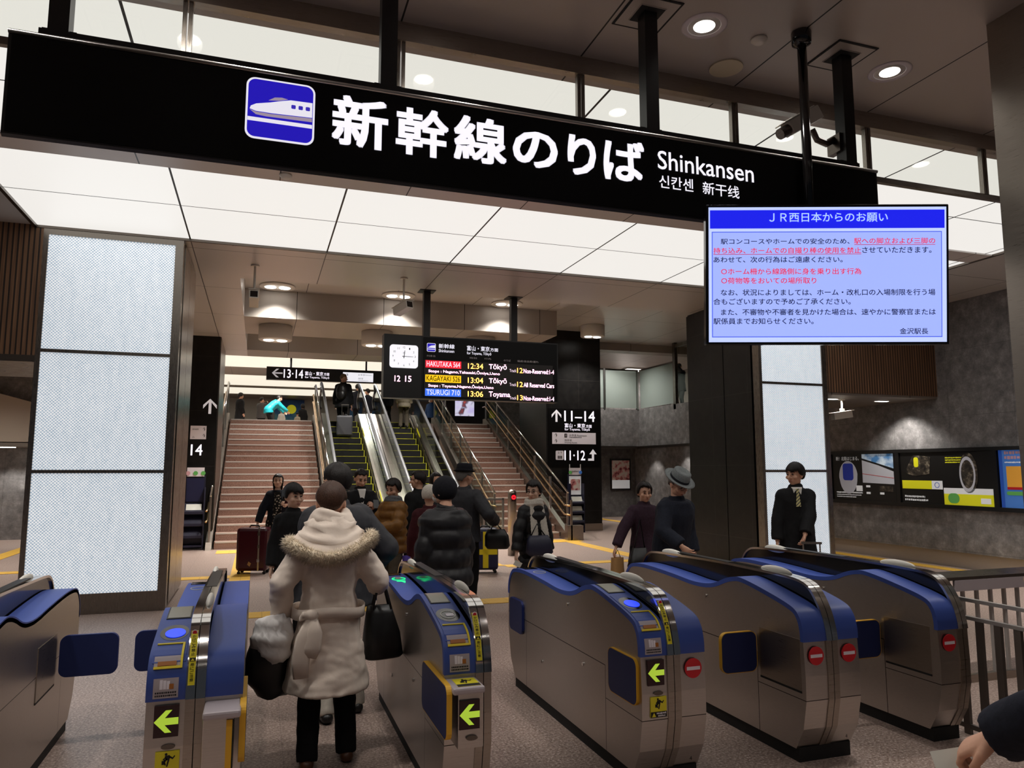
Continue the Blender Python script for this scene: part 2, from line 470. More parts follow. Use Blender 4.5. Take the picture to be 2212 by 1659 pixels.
def arrow_poly(cx, cz, h, ang=90, shaft=0.17):
    """chevron-headed arrow pointing up at ang=90"""
    k = shaft
    P = [(0, .5), (.42, .08), (.42, -.16), (k / 2 + .0, .26 - .0), (k / 2, -.5), (-k / 2, -.5), (-k / 2, .26), (-.42, -.16), (-.42, .08)]
    t = R(ang - 90); c, s = math.cos(t), math.sin(t)
    return [(cx + h * (x * c - z * s), cz + h * (x * s + z * c)) for x, z in P]

def end_text():
    bpy.data.objects.remove(_TXO); bpy.data.curves.remove(_TXT)
# ---------------------------------------------------------------- the setting
ZC = 4.6
struct('floor', box(-12, 18, -5, 45, -0.1, 0), 'granite_floor')
struct('ceiling_front', MB().box(-12, 14, -5, 4.9, ZC, ZC + 0.12), 'ceiling_front')
struct('ceiling_strip', MB().box(-2.63, 9.4, 7.22, 7.58, ZC - 0.02, ZC + 0.1), 'ceiling_strip')
struct('ceiling_side', MB().box(-12, -2.63, 4.9, 10.0, ZC, ZC + 0.12).box(9.4, 14, 4.9, 10.0, ZC, ZC + 0.12), 'ceiling_metal')
struct('ceiling_hall', MB().box(-12, 16, 10.0, 11.88, ZC, ZC + 0.12).box(-12, -0.37, 11.88, 20.2, ZC, ZC + 0.12), 'ceiling_metal')
struct('ceiling_coffer', MB().box(-0.37, 6.1, 11.88, 20.2, 5.15, 5.25).box(-0.42, -0.37, 11.88, 20.2, ZC + .12, 5.2)
       .box(6.1, 16, 11.88, 26, 5.55, 5.65).box(6.08, 6.12, 11.88, 26, 5.25, 5.6).box(-0.37, 16, 11.83, 11.88, ZC + .12, 5.6), 'ceiling_metal')
struct('ceiling_beam', MB().box(-0.37, 6.1, 14.87, 16.8, ZC, 5.15).box(-0.37, 6.1, 19.1, 20.2, ZC, 5.15).box(6.12, 16, 20.3, 20.8, 5.32, 5.55), 'beam_face')
# luminous ceiling: two lit bands
tag(MB().box(-2.63, 9.4, 4.9, 7.22, ZC, ZC + .05).build('luminous_ceiling', 'luminous_panel'),
    'lit white ceiling band above the black hanging sign, seen through the glass barrier', 'ceiling light', 'luminous ceiling bands')
tag(MB().box(-2.63, 9.4, 7.58, 10.0, ZC, ZC + .05).build('luminous_ceiling', 'luminous_panel'),
    'lit white ceiling band between the black sign and the lit pillars', 'ceiling light', 'luminous ceiling bands')
struct('trim_1', MB().box(-2.66, 9.43, 9.99, 10.03, ZC - .03, ZC).box(-2.66, -2.62, 7.5, 10.0, ZC - .03, ZC).box(9.39, 9.43, 4.9, 10.0, ZC - .03, ZC), 'steel_dark')
# upper floor and its ceiling
UF = 3.15
struct('floor_upper', MB().box(-6, 12, 23.5, 42, UF - .4, UF), 'granite_floor')
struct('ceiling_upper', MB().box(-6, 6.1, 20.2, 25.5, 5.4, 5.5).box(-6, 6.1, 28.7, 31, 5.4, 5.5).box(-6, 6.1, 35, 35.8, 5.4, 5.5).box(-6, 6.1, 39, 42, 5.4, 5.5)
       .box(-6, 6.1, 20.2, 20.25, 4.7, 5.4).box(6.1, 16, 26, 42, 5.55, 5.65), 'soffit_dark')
for y0, y1, lab in ((25.5, 28.7, 'wide cream lit ceiling band just behind the black overhead direction sign'), (31, 35, 'middle cream lit ceiling band over the upper landing'), (35.8, 39, 'farthest cream lit ceiling band above the mural')):
    tag(MB().box(-6, 6.1, y0, y1, 5.42, 5.47).build('luminous_ceiling', 'luminous_far'), lab, 'ceiling light', 'luminous bands over the upper landing')
struct('wall_back', MB().box(-6, 16, 41, 41.2, 0, 5.5), 'grey_wall')
struct('wall_landing', MB().box(-6, -1.25, 23.4, 23.5, 0, UF).box(7.2, 16, 26, 26.1, UF, 5.6), 'grey_stone')
# right wall
struct('wall_right', MB().box(11.42, 11.8, 0, 14.4, 0.27, ZC), 'grey_stone')
struct('baseboard_right', MB().box(11.5, 11.8, 0, 14.4, 0, 0.27), 'steel_base')
struct('wall_right_mezzanine', MB().box(11.95, 12.2, 15, 22.2, 2.42, 3.66).box(9.3, 12.2, 22.0, 22.25, 2.42, 3.66), 'grey_stone')
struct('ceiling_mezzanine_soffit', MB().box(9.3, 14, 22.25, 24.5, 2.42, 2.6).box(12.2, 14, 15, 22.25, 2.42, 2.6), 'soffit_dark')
struct('trim_2', MB().box(11.9, 11.95, 15, 22.0, 2.36, 2.44).box(9.3, 11.95, 21.95, 22.0, 2.36, 2.44), 'steel_dark')
struct('wall_recess', MB().box(8.5, 13.3, 24.2, 24.4, 0, 2.5).box(12.95, 13.2, 15, 24.3, 0, 2.5), 'grey_stone')
struct('floor_mezzanine', MB().box(9.3, 16, 22.3, 30, 3.3, 3.5).box(12.0, 16, 15, 22.3, 3.3, 3.5), 'granite_floor')
struct('wall_mezzanine', MB().box(9, 16, 29, 29.2, 3.3, 5.6).box(15.6, 15.8, 14.4, 29, 0, 5.6).box(11.8, 16, 14.3, 14.5, 0, 5.6), 'grey_wall')
# wood boxes over the side passages
struct('bulkhead_right', MB().box(9.0, 11.42, 10.0, 12.2, 2.97, ZC), 'wood_slats')
struct('trim_3', MB().box(9.0, 11.42, 10.02, 12.2, 2.93, 2.97), 'soffit_dark')
struct('bulkhead_left', MB().box(-9, -2.55, 10.0, 11.6, 3.02, ZC), 'wood_slats')
struct('trim_4', MB().box(-9, -2.55, 10.0, 11.7, 2.94, 3.02), 'steel_dark')
# left passage
struct('wall_left', MB().box(-12, -11.8, -5, 24, 0, ZC).box(-12, -4.4, 21.0, 21.2, 0, 2.2), 'grey_stone')
struct('wall_left_upper', MB().box(-12, -1.4, 19.9, 20.1, 2.25, ZC), 'grey_stone')
struct('ceiling_left_soffit', MB().box(-12, -4.2, 19.5, 21.2, 2.2, 2.28), 'soffit_dark')
struct('stair_flank', MB().prism([(-8, 2.3), (-4.2, 2.3), (-4.2, 3.0), (-8, 4.05)], 19.5, 19.7, 'y'), 'beige_panel')

# lit pillars: stone core, steel frame, three lit panes on the front
def lit_pillar(name, label, x0, x1, yb, dark, flip):
    t = thing(name, label, 'pillar', (x0, 10.0, 0), 0, 'lit pillars')
    w = x1 - x0
    MB().box(0.02, w - 0.02, 0.09, yb - 10.0, 0, ZC).build('core', dark, t)
    fr = MB()
    for a, b in ((0, .055), (w - .095, w)): fr.box(a, b, 0, .16, 0, ZC - .03)
    for z0, z1 in ((0, .235), (1.635, 1.675), (3.065, 3.105), (4.5, ZC - .03)): fr.box(.055, w - .095, 0.0, .1, z0, z1)
    fr.build('frame', 'steel_frame', t)
    for z0, z1 in ((.235, 1.635), (1.675, 3.065), (3.105, 4.5)):
        MB().box(.055, w - .095, .02, .08, z0, z1).build('lit_pane', 'pillar_glass', t)
    sd = MB()
    xs = w if not flip else 0
    for y0, y1 in ((.2, .95), (.97, yb - 10.0)): sd.box(min(xs, xs + (.01 if not flip else -.01)), max(xs, xs + (.01 if not flip else -.01)), y0, y1, .05, ZC - .03)
    sd.build('side_cladding', 'steel_frame' if not flip else dark, t)
    return t
lit_pillar('lit_pillar', 'pillar with three glowing white glass panes beside the bronze steel cladding, nearest the gates', -2.55, -1.0, 11.8, 'steel_dark', False)
lit_pillar('lit_pillar', 'pillar with glowing white panes and black stone flank behind the suited man', 7.64, 9.0, 12.1, 'black_stone', True)
# black pillars with direction signs
t = thing('sign_pillar', 'slim black stone pillar with a white up arrow beside the foot of the stairs', 'pillar', (-1.62, 17.4, 0))
MB().box(0, .72, 0, 2.2, .02, ZC).build('core', 'black_stone', t)
MB().box(.72, .74, .05, 2.2, .02, ZC).build('side_cladding', 'steel_dark', t)
MB().prism(arrow_poly(.57, 3.05, .33), -.006, 0, 'y').build('arrow', 'text_sign', t)
MB().box(.2, .52, -.01, 0, 2.33, 2.62).build('white_panel', 'white_sign', t)
lettering([('stroom', .24, 2.53, .36, 2.56), ('↑', .45, 2.50, .50, 2.59), ('ム', .24, 2.36, .29, 2.40), ('↑', .45, 2.36, .50, 2.45)], onface(-.014), 'text_black', t)
lettering([('-14', .08, 1.98, .46, 2.22, .02)], onface(-.006), 'text_sign', t)
t = thing('sign_pillar', 'broad black stone pillar with arrows and platform numbers beside the right-hand stairs', 'pillar', (7.42, 18.9, 0))
MB().box(0, 1.65, 0, 2.2, .2, 5.55).build('core', 'black_stone', t)
MB().box(-.01, 1.66, -.01, 2.2, 0, .2).build('plinth', 'steel_brushed', t)
MB().box(.05, 1.62, -.008, 0, 1.75, 3.35).build('sign_face', 'sign_black', t)
MB().prism(arrow_poly(.3, 3.15, .34), -.014, -.008, 'y').prism([(1.24, 1.92), (1.42, 1.92), (1.42, 2.1), (1.5, 2.1), (1.39, 2.24), (1.28, 2.1), (1.355, 2.1), (1.355, 1.98), (1.24, 1.98)], -.014, -.008, 'y').build('arrow', 'text_sign', t)
lettering([('11–14', .53, 3.0, 1.46, 3.3, .02), ('11·12', .53, 1.93, 1.15, 2.2, .02), ('富山・東京', .54, 2.83, 1.16, 2.95, .02), ('方面', 1.18, 2.83, 1.36, 2.92, .02), ('for Toyama, Tōkyō', .54, 2.73, 1.3, 2.82, .008)], onface(-.014), 'text_sign', t)
MB().box(.17, 1.48, -.014, -.008, 2.375, 2.69).build('white_panel', 'white_sign', t)
MB().prism(rrect(.27, 1.94, .51, 2.19, .03), -.016, -.008, 'y').build('lift_symbol', 'white_sign', t)
lettering([('↑', .24, 2.56, .32, 2.67), ('♿', .53, 2.56, .61, 2.66), ('お手洗 Restroom', .68, 2.58, 1.2, 2.65), ('↑', .24, 2.4, .32, 2.51), ('待合室', .53, 2.45, .75, 2.51), ('Waiting Room', .53, 2.39, .9, 2.435), ('↓↑', .33, 2.11, .45, 2.17)], onface(-.018), 'text_black', t)

smudges([(.68, 2.545, 1.05, 2.57)], -.014, 'text_black', t)
MB().box(.33, .36, -.018, -.016, 1.97, 2.05).box(.375, .405, -.018, -.016, 1.97, 2.05).box(.42, .45, -.018, -.016, 1.97, 2.05).build('lift_figures', 'text_black', t)
# glass smoke barrier hanging from the ceiling
t = thing('glass_smoke_barrier', 'clear glass smoke barrier hanging from the ceiling behind the big black sign', 'glass barrier', (0, 4.58, 0))
MB().box(-4.4, 9.4, -.035, .035, 4.47, ZC).build('head_rail', 'steel_brushed', t)
MB().box(-4.4, 9.4, -.02, .02, 4.02, 4.065).build('bottom_rail', 'steel_dark', t)
for i in range(-3, 8):
    x = .785 + 1.285 * i
    MB().box(x - .028, x - .004, -.02, .02, 4.06, 4.48).box(x + .004, x + .028, -.02, .02, 4.06, 4.48).build('mullion', 'steel_frame', t)
    MB().box(x + .03, x + 1.255, -.004, .004, 4.06, 4.48).build('glass_pane', 'clear_glass', t)
# steel column at the frame's edge
t = thing('steel_column', 'brushed steel clad column beside the railing, cut off by the picture edge', 'column', (4.45, 2.3, 0))
MB().box(0.02, .9, 0, 1.02, 0, ZC).build('core', 'black_satin', t)
MB().box(0, .3, .72, 1.04, 0, ZC).box(0, .3, 0.3, .66, 0, ZC).box(0, .3, -.05, .26, 0, ZC).build('cladding', 'steel_brushed', t)
# ---------------------------------------------------------------- lamps
def spot(parent, loc, power, ang=110, blend=.7, size=.08, col=(1, .95, .89)):
    l = bpy.data.lights.new('lamp_light', 'SPOT'); l.energy = power; l.spot_size = R(ang); l.spot_blend = blend; l.shadow_soft_size = size; l.color = col
    o = bpy.data.objects.new('lamp_light', l); COL.objects.link(o); o.location = loc
    if parent: o.parent = parent
    return o
FRONT_P, HALL_P = 120, 300
def downlight(x, y, z, p, label, group, ang=125):
    t = thing('downlight', label, 'ceiling light', (x, y, z), 0, group)
    MB().lathe([(.135, -.004), (.15, -.004), (.15, .01), (.12, .01), (.105, -.001), (.112, -.006), (.135, -.004)], seg=28, caps=False).build('trim_ring', 'lamp_ring', t, True)
    MB().lathe([(.118, -.002), (.118, .0), (.05, .0), (.05, -.002)], seg=28).build('reflector', 'white_paint', t, True)
    MB().lathe([(.07, -.005), (.07, -.0045), (.001, -.0045), (.001, -.005)], seg=24).build('lens', 'lamp_glow', t)
    spot(t, (0, 0, -.03), p, ang, .8)
    return t
labs = {(2.69, 3.95): 'round recessed downlight beside the white smoke detector in the front ceiling', (4.31, 4.0): 'round recessed downlight next to the steel column'}
for y in (3.95, 1.5, -1.2, -3.6):
    for x in (-5.41, -3.79, -2.17, -.55, 1.07, 2.69, 4.31, 5.93, 7.55):
        yy = 4.0 if (x, y) == (4.31, 3.95) else y
        downlight(x, yy, ZC, FRONT_P * (1 if y > 3 else .25), labs.get((x, yy), 'round recessed downlight in the front ceiling'), 'front ceiling downlights')
for y in (5.4, 7.4):
    downlight(10.3, y, ZC, 380, 'round recessed downlight in the dark ceiling over the wall posters', 'side ceiling downlights', 78)
    downlight(-4.0, y, ZC, 100, 'round recessed downlight in the dark ceiling over the left passage', 'side ceiling downlights')
for x, y in ((-5.6, 13.4), (-5.6, 17.0), (-8.2, 15.2)):  # unseen lamps added to brighten the otherwise unlit left passage
    downlight(x, y, ZC, 420, 'round recessed downlight in the ceiling of the left-hand passage', 'left passage downlights')
def twin_lamp(x, y, z, drum, p, label):
    t = thing('twin_downlight', label, 'ceiling light', (x, y, z), 0, 'twin-lens ceiling lamps')
    h = .3 if drum else .03
    MB().lathe([(.32, h), (.33, h - .01), (.33, .012), (.32, 0), (.02, 0), (.02, h)], seg=32).build('drum' if drum else 'plate', 'white_paint', t, True)
    for sx in (-1, 1):
        MB().ell((sx * .13, 0, -.004), .105, .1, .02, seg=18, rg=6).build('lens', 'lamp_glow', t, True)
    spot(t, (0, 0, -.05), p, 120, .7, .1)
    return t
for x, lab in ((.22, 'flush twin-lens lamp in the first ceiling recess, above the left end of the stairs'), (2.53, 'flush twin-lens lamp in the first ceiling recess, left of the hanging board post'), (4.82, 'flush twin-lens lamp in the first ceiling recess, beside the right-hand board post')):
    twin_lamp(x, 14.5, 5.12, False, HALL_P, lab)
for x, lab in ((.23, 'white drum lamp over the left stairs'), (2.3, 'white drum lamp half hidden by the clock of the departure board'), (4.6, 'white drum lamp hidden above the departure board')):
    twin_lamp(x, 15.7, 4.30, True, HALL_P, lab)
for x in (.3, 2.6, 4.9):  # extra lamps hidden behind the beam, added to light the stairs
    twin_lamp(x, 18.0, 5.12, False, HALL_P * 1.6, 'flush twin-lens lamp in the second ceiling recess over the stairs')
for x in (.3, 2.6, 4.9):  # another added row, only there to brighten the upper steps
    twin_lamp(x, 20.9, 5.37, False, HALL_P * 1.4, 'flush twin-lens lamp above the top of the stairs')
twin_lamp(8.45, 18.05, 5.25, True, HALL_P, 'white drum lamp in front of the broad sign pillar')
for x, y, s_ in ((10.7, 21.1, .33), (14.3, 27.9, .45), (13.6, 25.5, .4)):
    t = thing('square_light', 'square white ceiling light over the glass balcony' + {10.7: ', the larger one', 14.3: ', the smaller one', 13.6: ', half hidden at the glass post'}[x], 'ceiling light', (x, y, 5.5), 0, 'square lights over the balcony')
    MB().box(-s_ - .02, s_ + .02, -s_ - .02, s_ + .02, .0, .05).build('frame', 'white_paint', t)
    MB().box(-s_, s_, -s_, s_, -.008, .0).build('diffuser', 'square_glow', t)
    spot(t, (0, 0, -.05), 260, 150, .8, .2)
for x, y, lab in ((10.8, 10.65, 'oblong downlight under the wooden box, lighting the stone wall'), (9.6, 10.6, 'small oblong downlight under the wooden box, right at the lit pillar edge')):
    t = thing('oblong_downlight', lab, 'ceiling light', (x, y, 2.925), 0, 'downlights under the wooden box')
    MB().box(-.15, .15, -.06, .06, -.004, .004).build('trim_ring', 'lamp_ring', t)
    MB().box(-.12, .12, -.045, .045, -.007, -.003).build('lens', 'lamp_glow', t)
    spot(t, (0.2, 0, -.03), 90, 120, .6, .05)
for x, y, lab in ((-5.6, 20.2, 'bright slot light under the sloping stair, farther from the pillar'), (-4.9, 20.6, 'bright slot light under the sloping stair, nearer the pillar')):
    t = thing('slot_light', lab, 'ceiling light', (x, y, 2.19), 0, 'slot lights under the sloping stair')
    MB().box(-.2, .2, -.04, .04, -.006, .006).build('lens', 'lamp_glow', t)
    spot(t, (0, .25, -.03), 60, 100, .5, .05)
for i, (x, y) in enumerate(((10.6, 22.9), (11.7, 22.9), (12.5, 22.6), (12.6, 20.6), (12.6, 18.4))):
    t = thing('recess_downlight', 'small downlight in the soffit under the stone balcony', 'ceiling light', (x, y, 2.415), 0, 'downlights under the stone balcony')
    MB().disc((0, 0, 0), .07, .012, 'z', 20).build('lens', 'lamp_glow', t)
    spot(t, (0, 0, -.03), 45, 100, .6, .04)
for x in (-2.5, .5, 3.5):  # added fill lamps for the dim upper landing
    for y in (24.6, 29.8):
        t = thing('downlight', 'round downlight in the soffit over the upper landing', 'ceiling light', (x, y, 5.39), 0, 'downlights over the upper landing')
        MB().disc((0, 0, 0), .09, .016, 'z', 20).build('lens', 'lamp_glow', t)
        spot(t, (0, 0, -.03), 600, 130, .8, .05)
# ceiling fittings
t = thing('smoke_detector', 'small white smoke detector on the front ceiling beside a downlight', 'smoke detector', (3.13, 3.96, ZC))
MB().lathe([(.055, 0), (.055, -.012), (.035, -.03), (.02, -.034), (.001, -.034)], seg=20).build('body', 'white_plastic', t, True)
t = thing('smoke_detector', 'white smoke detector on the metal strip just under the black sign', 'smoke detector', (.148, 7.4, ZC - .02))
MB().lathe([(.06, 0), (.06, -.015), (.04, -.035), (.02, -.04), (.001, -.04)], seg=20).build('body', 'white_plastic', t, True)
tag(MB().disc((3.13, 4.34, ZC - .004), .12, .012, 'z', 28).build('ceiling_speaker', 'speaker_beige'), 'flat round beige speaker cover in the front ceiling', 'speaker')
def camera_unit(loc, rz, drop, label, mount='ceiling', tilt=-12):
    t = thing('security_camera', label, 'security camera', loc, rz)
    MB().bar((0, 0, 0), (0, 0, -drop), .016).disc((0, 0, -.01), .06, .02, 'z', 16).box(-.03, .03, -.03, .03, -drop - .02, -drop + .05).build('bracket', 'white_plastic', t)
    M = Matrix.Translation((0, 0, -drop - .07)) @ Euler((R(tilt), 0, 0)).to_matrix().to_4x4()
    MB().box(-.065, .065, -.16, .19, -.06, .06).box(-.075, .075, -.2, .21, .058, .07).xf(M).build('housing', 'white_plastic', t, bevel=.008)
    MB().box(-.05, .05, -.164, -.16, -.045, .045).xf(M).build('lens_window', 'black_gloss', t)
    return t
camera_unit((-.15, 11.03, ZC), 0, .42, 'boxy white security camera hanging in front of the ceiling recess, nearest the left lit pillar')
camera_unit((2.01, 11.05, ZC), 25, .40, 'boxy white security camera hanging above the clock of the departure board')
camera_unit((9.84, 10.6, 2.93), 78, .22, 'white security camera hanging under the wooden box beside the lit pillar', tilt=-8)
t = thing('security_camera', 'grey bullet camera on a curved arm at the right-hand sign post', 'security camera', (3.775, 4.0, 4.0))
MB().tube([(0, .0, 0), (-.08, 0, -.05), (-.16, 0, -.03), (-.2, 0, .04)], [.022] * 4, 10).build('arm', 'steel_dark', t, True)
M = Matrix.Translation((-.27, 0, .09)) @ Euler((0, R(-32), R(0))).to_matrix().to_4x4()
MB().box(-.16, .14, -.045, .045, -.045, .05).box(-.2, .1, -.055, .055, .05, .06).xf(M).build('housing', 'white_plastic', t, bevel=.008)
MB().tube([(-.24, 0, 0), (-.16, 0, 0)], [.038, .04], 14).xf(M).build('lens_tube', 'steel_dark', t)
MB().box(-.02, .03, -.06, .06, -.11, .02).build('mount_plate', 'steel_dark', t)
# ---------------------------------------------------------------- ticket gates
def smooth_line(P, n=6):
    out = []
    for i in range(len(P) - 1):
        p0 = Vector(P[max(0, i - 1)]); p1 = Vector(P[i]); p2 = Vector(P[i + 1]); p3 = Vector(P[min(len(P) - 1, i + 2)])
        for j in range(n):
            t = j / n
            out.append(tuple(0.5 * ((2 * p1) + (p2 - p0) * t + (2 * p0 - 5 * p1 + 4 * p2 - p3) * t * t + (3 * p1 - p0 - 3 * p2 + p3) * t ** 3)))
    out.append(tuple(P[-1])); return out
# side outline of the top, (y, z): from the front edge over the two humps to the back edge
TOP = smooth_line([(0, .69), (.004, .755), (.03, .828), (.10, .878), (.34, .935), (.56, .973), (.66, .968), (.75, .945), (.86, .905), (.98, .882), (1.15, .876), (1.4, .892), (1.7, .906), (1.93, .907), (2.09, .886), (2.17, .82), (2.2, .755), (2.205, .69)])
GUARD = smooth_line([(-.012, .69), (0, .76), (.035, .86), (.10, .955), (.175, 1.0), (.33, 1.018), (.7, 1.024), (1.1, 1.024), (1.6, 1.012), (1.95, 1.0), (2.08, .975), (2.16, .91), (2.2, .82), (2.214, .69)])
BODY_LO = [(2.205, .69), (2.2, .42), (2.14, .2), (2.04, .075), (.10, .075), (.03, .2), (-.004, .36), (-.006, .5), (0, .69)]
def offset_line(P, d):
    out = []
    for i, p in enumerate(P):
        a = Vector(P[max(0, i - 1)]); b = Vector(P[min(len(P) - 1, i + 1)]); t = (b - a).normalized()
        out.append((p[0] - t.y * d, p[1] + t.x * d))
    return out
def strip_along(P, x0, x1, d0, d1):
    """band following the outline P between offsets d0 and d1, extruded in x"""
    a = offset_line(P, d1); b = offset_line(P, d0)
    return MB().prism(a + b[::-1], x0, x1, 'x')
LEN = [0.0]
for i in range(1, len(TOP)): LEN.append(LEN[-1] + (Vector(TOP[i]) - Vector(TOP[i - 1])).length)
def on_top(s, d=0.0, P=TOP, L=LEN):
    s = max(0, min(L[-1], s))
    i = 1
    while i < len(L) - 1 and L[i] < s: i += 1
    t = (s - L[i - 1]) / max(1e-9, L[i] - L[i - 1])
    a = Vector(P[i - 1]); b = Vector(P[i]); q = a.lerp(b, t); n = (b - a).normalized()
    return q.x - n.y * d, q.y + n.x * d
def s_at(y, z):
    return min(range(len(TOP)), key=lambda i: (TOP[i][0] - y) ** 2 + (TOP[i][1] - z) ** 2) and LEN[min(range(len(TOP)), key=lambda i: (TOP[i][0] - y) ** 2 + (TOP[i][1] - z) ** 2)]
def top_poly(poly, d0, d1):
    """closed (x, s) polygon laid on the curved top, with thickness"""
    n = len(poly)
    lo = [(x,) + on_top(s, d0) for x, s in poly]; hi = [(x,) + on_top(s, d1) for x, s in poly]
    return MB().add(lo + hi, [tuple(range(n)), tuple(range(2 * n - 1, n - 1, -1))] + [(i, n + i, n + (i + 1) % n, (i + 1) % n) for i in range(n)])
def top_rect(x0, x1, s0, s1, d0, d1, n=10):
    m = MB(); r = []
    for i in range(n + 1):
        s = s0 + (s1 - s0) * i / n
        a = on_top(s, d0); b = on_top(s, d1)
        r.append([(x0, *a), (x1, *a), (x1, *b), (x0, *b)])
    return m.rings(r)
def ring_poly(mb, cx, cs, rx, rs, w, d, n=28):
    V = []
    for j in range(n):
        t = 2 * PI * j / n
        for k, dd in ((1, d), (1 - w, d), (1 - w, 0), (1, 0)):
            V.append((cx + rx * k * math.cos(t), *on_top(cs + rs * k * math.sin(t), dd)))
    F = []
    for j in range(n):
        a = 4 * j; b = 4 * ((j + 1) % n)
        for k in range(4): F.append((a + k, a + (k + 1) % 4, b + (k + 1) % 4, b + k))
    return mb.add(V, F)
W = 0.155; GW = 0.08; FULL = 2 * W + GW
def run_man(mb, x, z, h, y):
    """stumbling figure of the warning sticker"""
    def q(*p): return [(x + a * h, z + b * h) for a, b in p]
    d = .0012
    mb.disc((x - .12 * h, y, z + .36 * h), .085 * h, d, 'y', 14)
    for poly in (q((-.2, .25), (.1, .3), (.16, .1), (.02, -.02), (-.14, .0)), q((.05, .3), (.3, .12), (.42, .26), (.46, .2), (.3, .0), (.1, .15)),
                 q((-.16, .2), (-.32, .05), (-.2, -.08), (-.14, -.02), (-.22, .06), (-.1, .12)), q((.12, .05), (.0, -.45), (-.1, -.45), (.0, .02)),
                 q((.0, .05), (-.16, -.14), (-.1, -.34), (-.18, -.36), (-.26, -.12), (-.1, .1)), q((-.38, -.05), (-.2, -.05), (-.2, -.3), (-.38, -.3))):
        mb.prism(poly, y - d / 2, y + d / 2, 'y')
    return mb

def half(t, x0, side, reader, far_reader, blocked):
    """one lane side of a gate: body shell, blue cover and the devices it carries"""
    x1 = x0 + W
    outline = TOP[1:-1] + BODY_LO
    MB().prism(offset_line(TOP, -.004) + BODY_LO[1:-1], x0, x1, 'x').build('body', 'gate_steel', t)
    cov = strip_along(TOP, x0 - .003, x1, -.024, .004).build('top_cover', 'gate_blue', t, True); sharp(cov)
    if reader:
        u0, u1 = x0 + .022, x1 - .022
        top_rect(x0 + .012, x1 - .01, s_at(.36, .94), s_at(.04, .84), .004, .007).build('reader_panel', 'label_grey' if False else 'gate_blue', t)
        f = top_rect(u0, u1, s_at(.60, .972), s_at(.42, .95), .004, .0075).build('display_frame', 'black_satin', t)
        top_rect(u0 + .006, u1 - .006, s_at(.60, .972) - .008, s_at(.42, .95) + .008, .0075, .009).build('display_screen', 'screen_grey', f)
        sp = s_at(.27, .92)
        pd = top_poly([(x0 + W / 2 + .062 * math.cos(2 * PI * j / 26) , sp + .085 * math.sin(2 * PI * j / 26)) for j in range(26)], .004, .008).build('card_reader', 'black_gloss', t)
        if reader == 'blue':
            top_poly([(x0 + W / 2 + .004 + .044 * math.cos(2 * PI * j / 26), sp - .01 + .05 * math.sin(2 * PI * j / 26)) for j in range(26)], .008, .0105).build('card_target', 'ic_blue', pd)
        else:
            mk = MB(); ring_poly(mk, x0 + W / 2, sp, .04, .05, .12, .0095)
            mk.build('card_target', 'ring_white', pd)
            top_rect(x0 + W / 2 - .012, x0 + W / 2 + .03, sp - .02, sp + .015, .008, .0095).build('card_symbol', 'white_sign', pd)
        # ticket slot with its yellow frame
        a, b = s_at(.10, .878) + .045, s_at(.015, .80) + .012
        lo, hi = min(a, b), max(a, b)
        fr = MB(); fr.add(*(lambda m: (m.v, m.f))(top_rect(x0 + .02, x1 - .02, hi - .009, hi, .004, .012)))
        for q in (top_rect(x0 + .02, x1 - .02, lo, lo + .009, .004, .012), top_rect(x1 - .029, x1 - .02, lo, hi, .004, .012)): fr.add(q.v, q.f)
        sl = fr.build('ticket_slot', 'slot_yellow', t)
        top_rect(x0 + .02, x1 - .03, lo + .009, hi - .009, .004, .006).build('slot_tray', 'label_grey', sl)
        top_rect(x0 + .035, x1 - .045, lo + .012, lo + .03, .006, .011).build('slot_mouth', 'orange_slot', sl)
        la = top_rect(x0 + .025, x1 - .03, .012, .092, .004, .0065).build('ticket_notice', 'label_grey', t)
        tk = MB()
        for k in range(3):
            q = top_rect(x0 + .05 + .014 * k, x0 + .062 + .014 * k, .048, .086 - .003 * k, .0065, .0075); tk.add(q.v, q.f)
        tk.build('ticket_drawing', 'white_sign', la)
        q = top_rect(x0 + .088, x0 + .106, .048, .068, .0075, .0085); q.build('ticket_drawing', 'orange_slot', la)
        yy = on_top(.03, .0072)[0]
        pr = MB(); rp = random.Random(3)
        for z in (.022, .034):
            xx = x0 + .033
            while xx < x1 - .042:
                w_ = rp.uniform(.004, .008); q = top_rect(xx, xx + w_, z - .003, z + .004, .0065, .0072, 2); pr.add(q.v, q.f); xx += w_ + .0022
        pr.build('small_print', 'text_black', la)
        # front: direction arrow, oval badge, stumble warning
        y = -.012 if reader != 'ledge' else -.155
        dz = 0 if reader != 'ledge' else -.062
        p = MB().box(x0 + .035, x1 - .022, y, y + .01, .542 + dz, .672 + dz).build('arrow_display', 'maroon', t)
        cx, cz = x0 + .086, .607 + dz
        A = [(cx - .05, cz), (cx - .005, cz + .046), (cx + .02, cz + .046), (cx - .008, cz + .014), (cx + .046, cz + .014), (cx + .046, cz - .014), (cx - .008, cz - .014), (cx + .02, cz - .046), (cx - .005, cz - .046)]
        MB().prism(A, y - .002, y, 'y').build('arrow', 'arrow_green', p)
        MB().prism([(x0 + .096 + .028 * math.cos(2 * PI * j / 20), .502 + dz + .011 * math.sin(2 * PI * j / 20)) for j in range(20)], y - .001, y + .01, 'y').build('oval_badge', 'steel_dark', t)
        if reader != 'ledge':
            st = MB().box(x0 + .048, x1 - .012, y, y + .01, .38, .484).build('warning_sticker', 'sign_yellow', t)
            run_man(MB(), x0 + .098, .45, .062, y - .001).build('figure', 'text_black', st)
            MB().box(x0 + .048, x1 - .012, y - .001, y, .38, .409).build('caption_band', 'text_black', st)
            smudges([(x0 + .082, .396, x1 - .016, .406), (x0 + .09, .384, x1 - .022, .392)], y - .0012, 'text_white_plain', st)
            MB().prism([(x0 + .054, .384), (x0 + .078, .384), (x0 + .066, .405)], y - .002, y - .001, 'y').build('warning_triangle', 'sign_yellow', st)
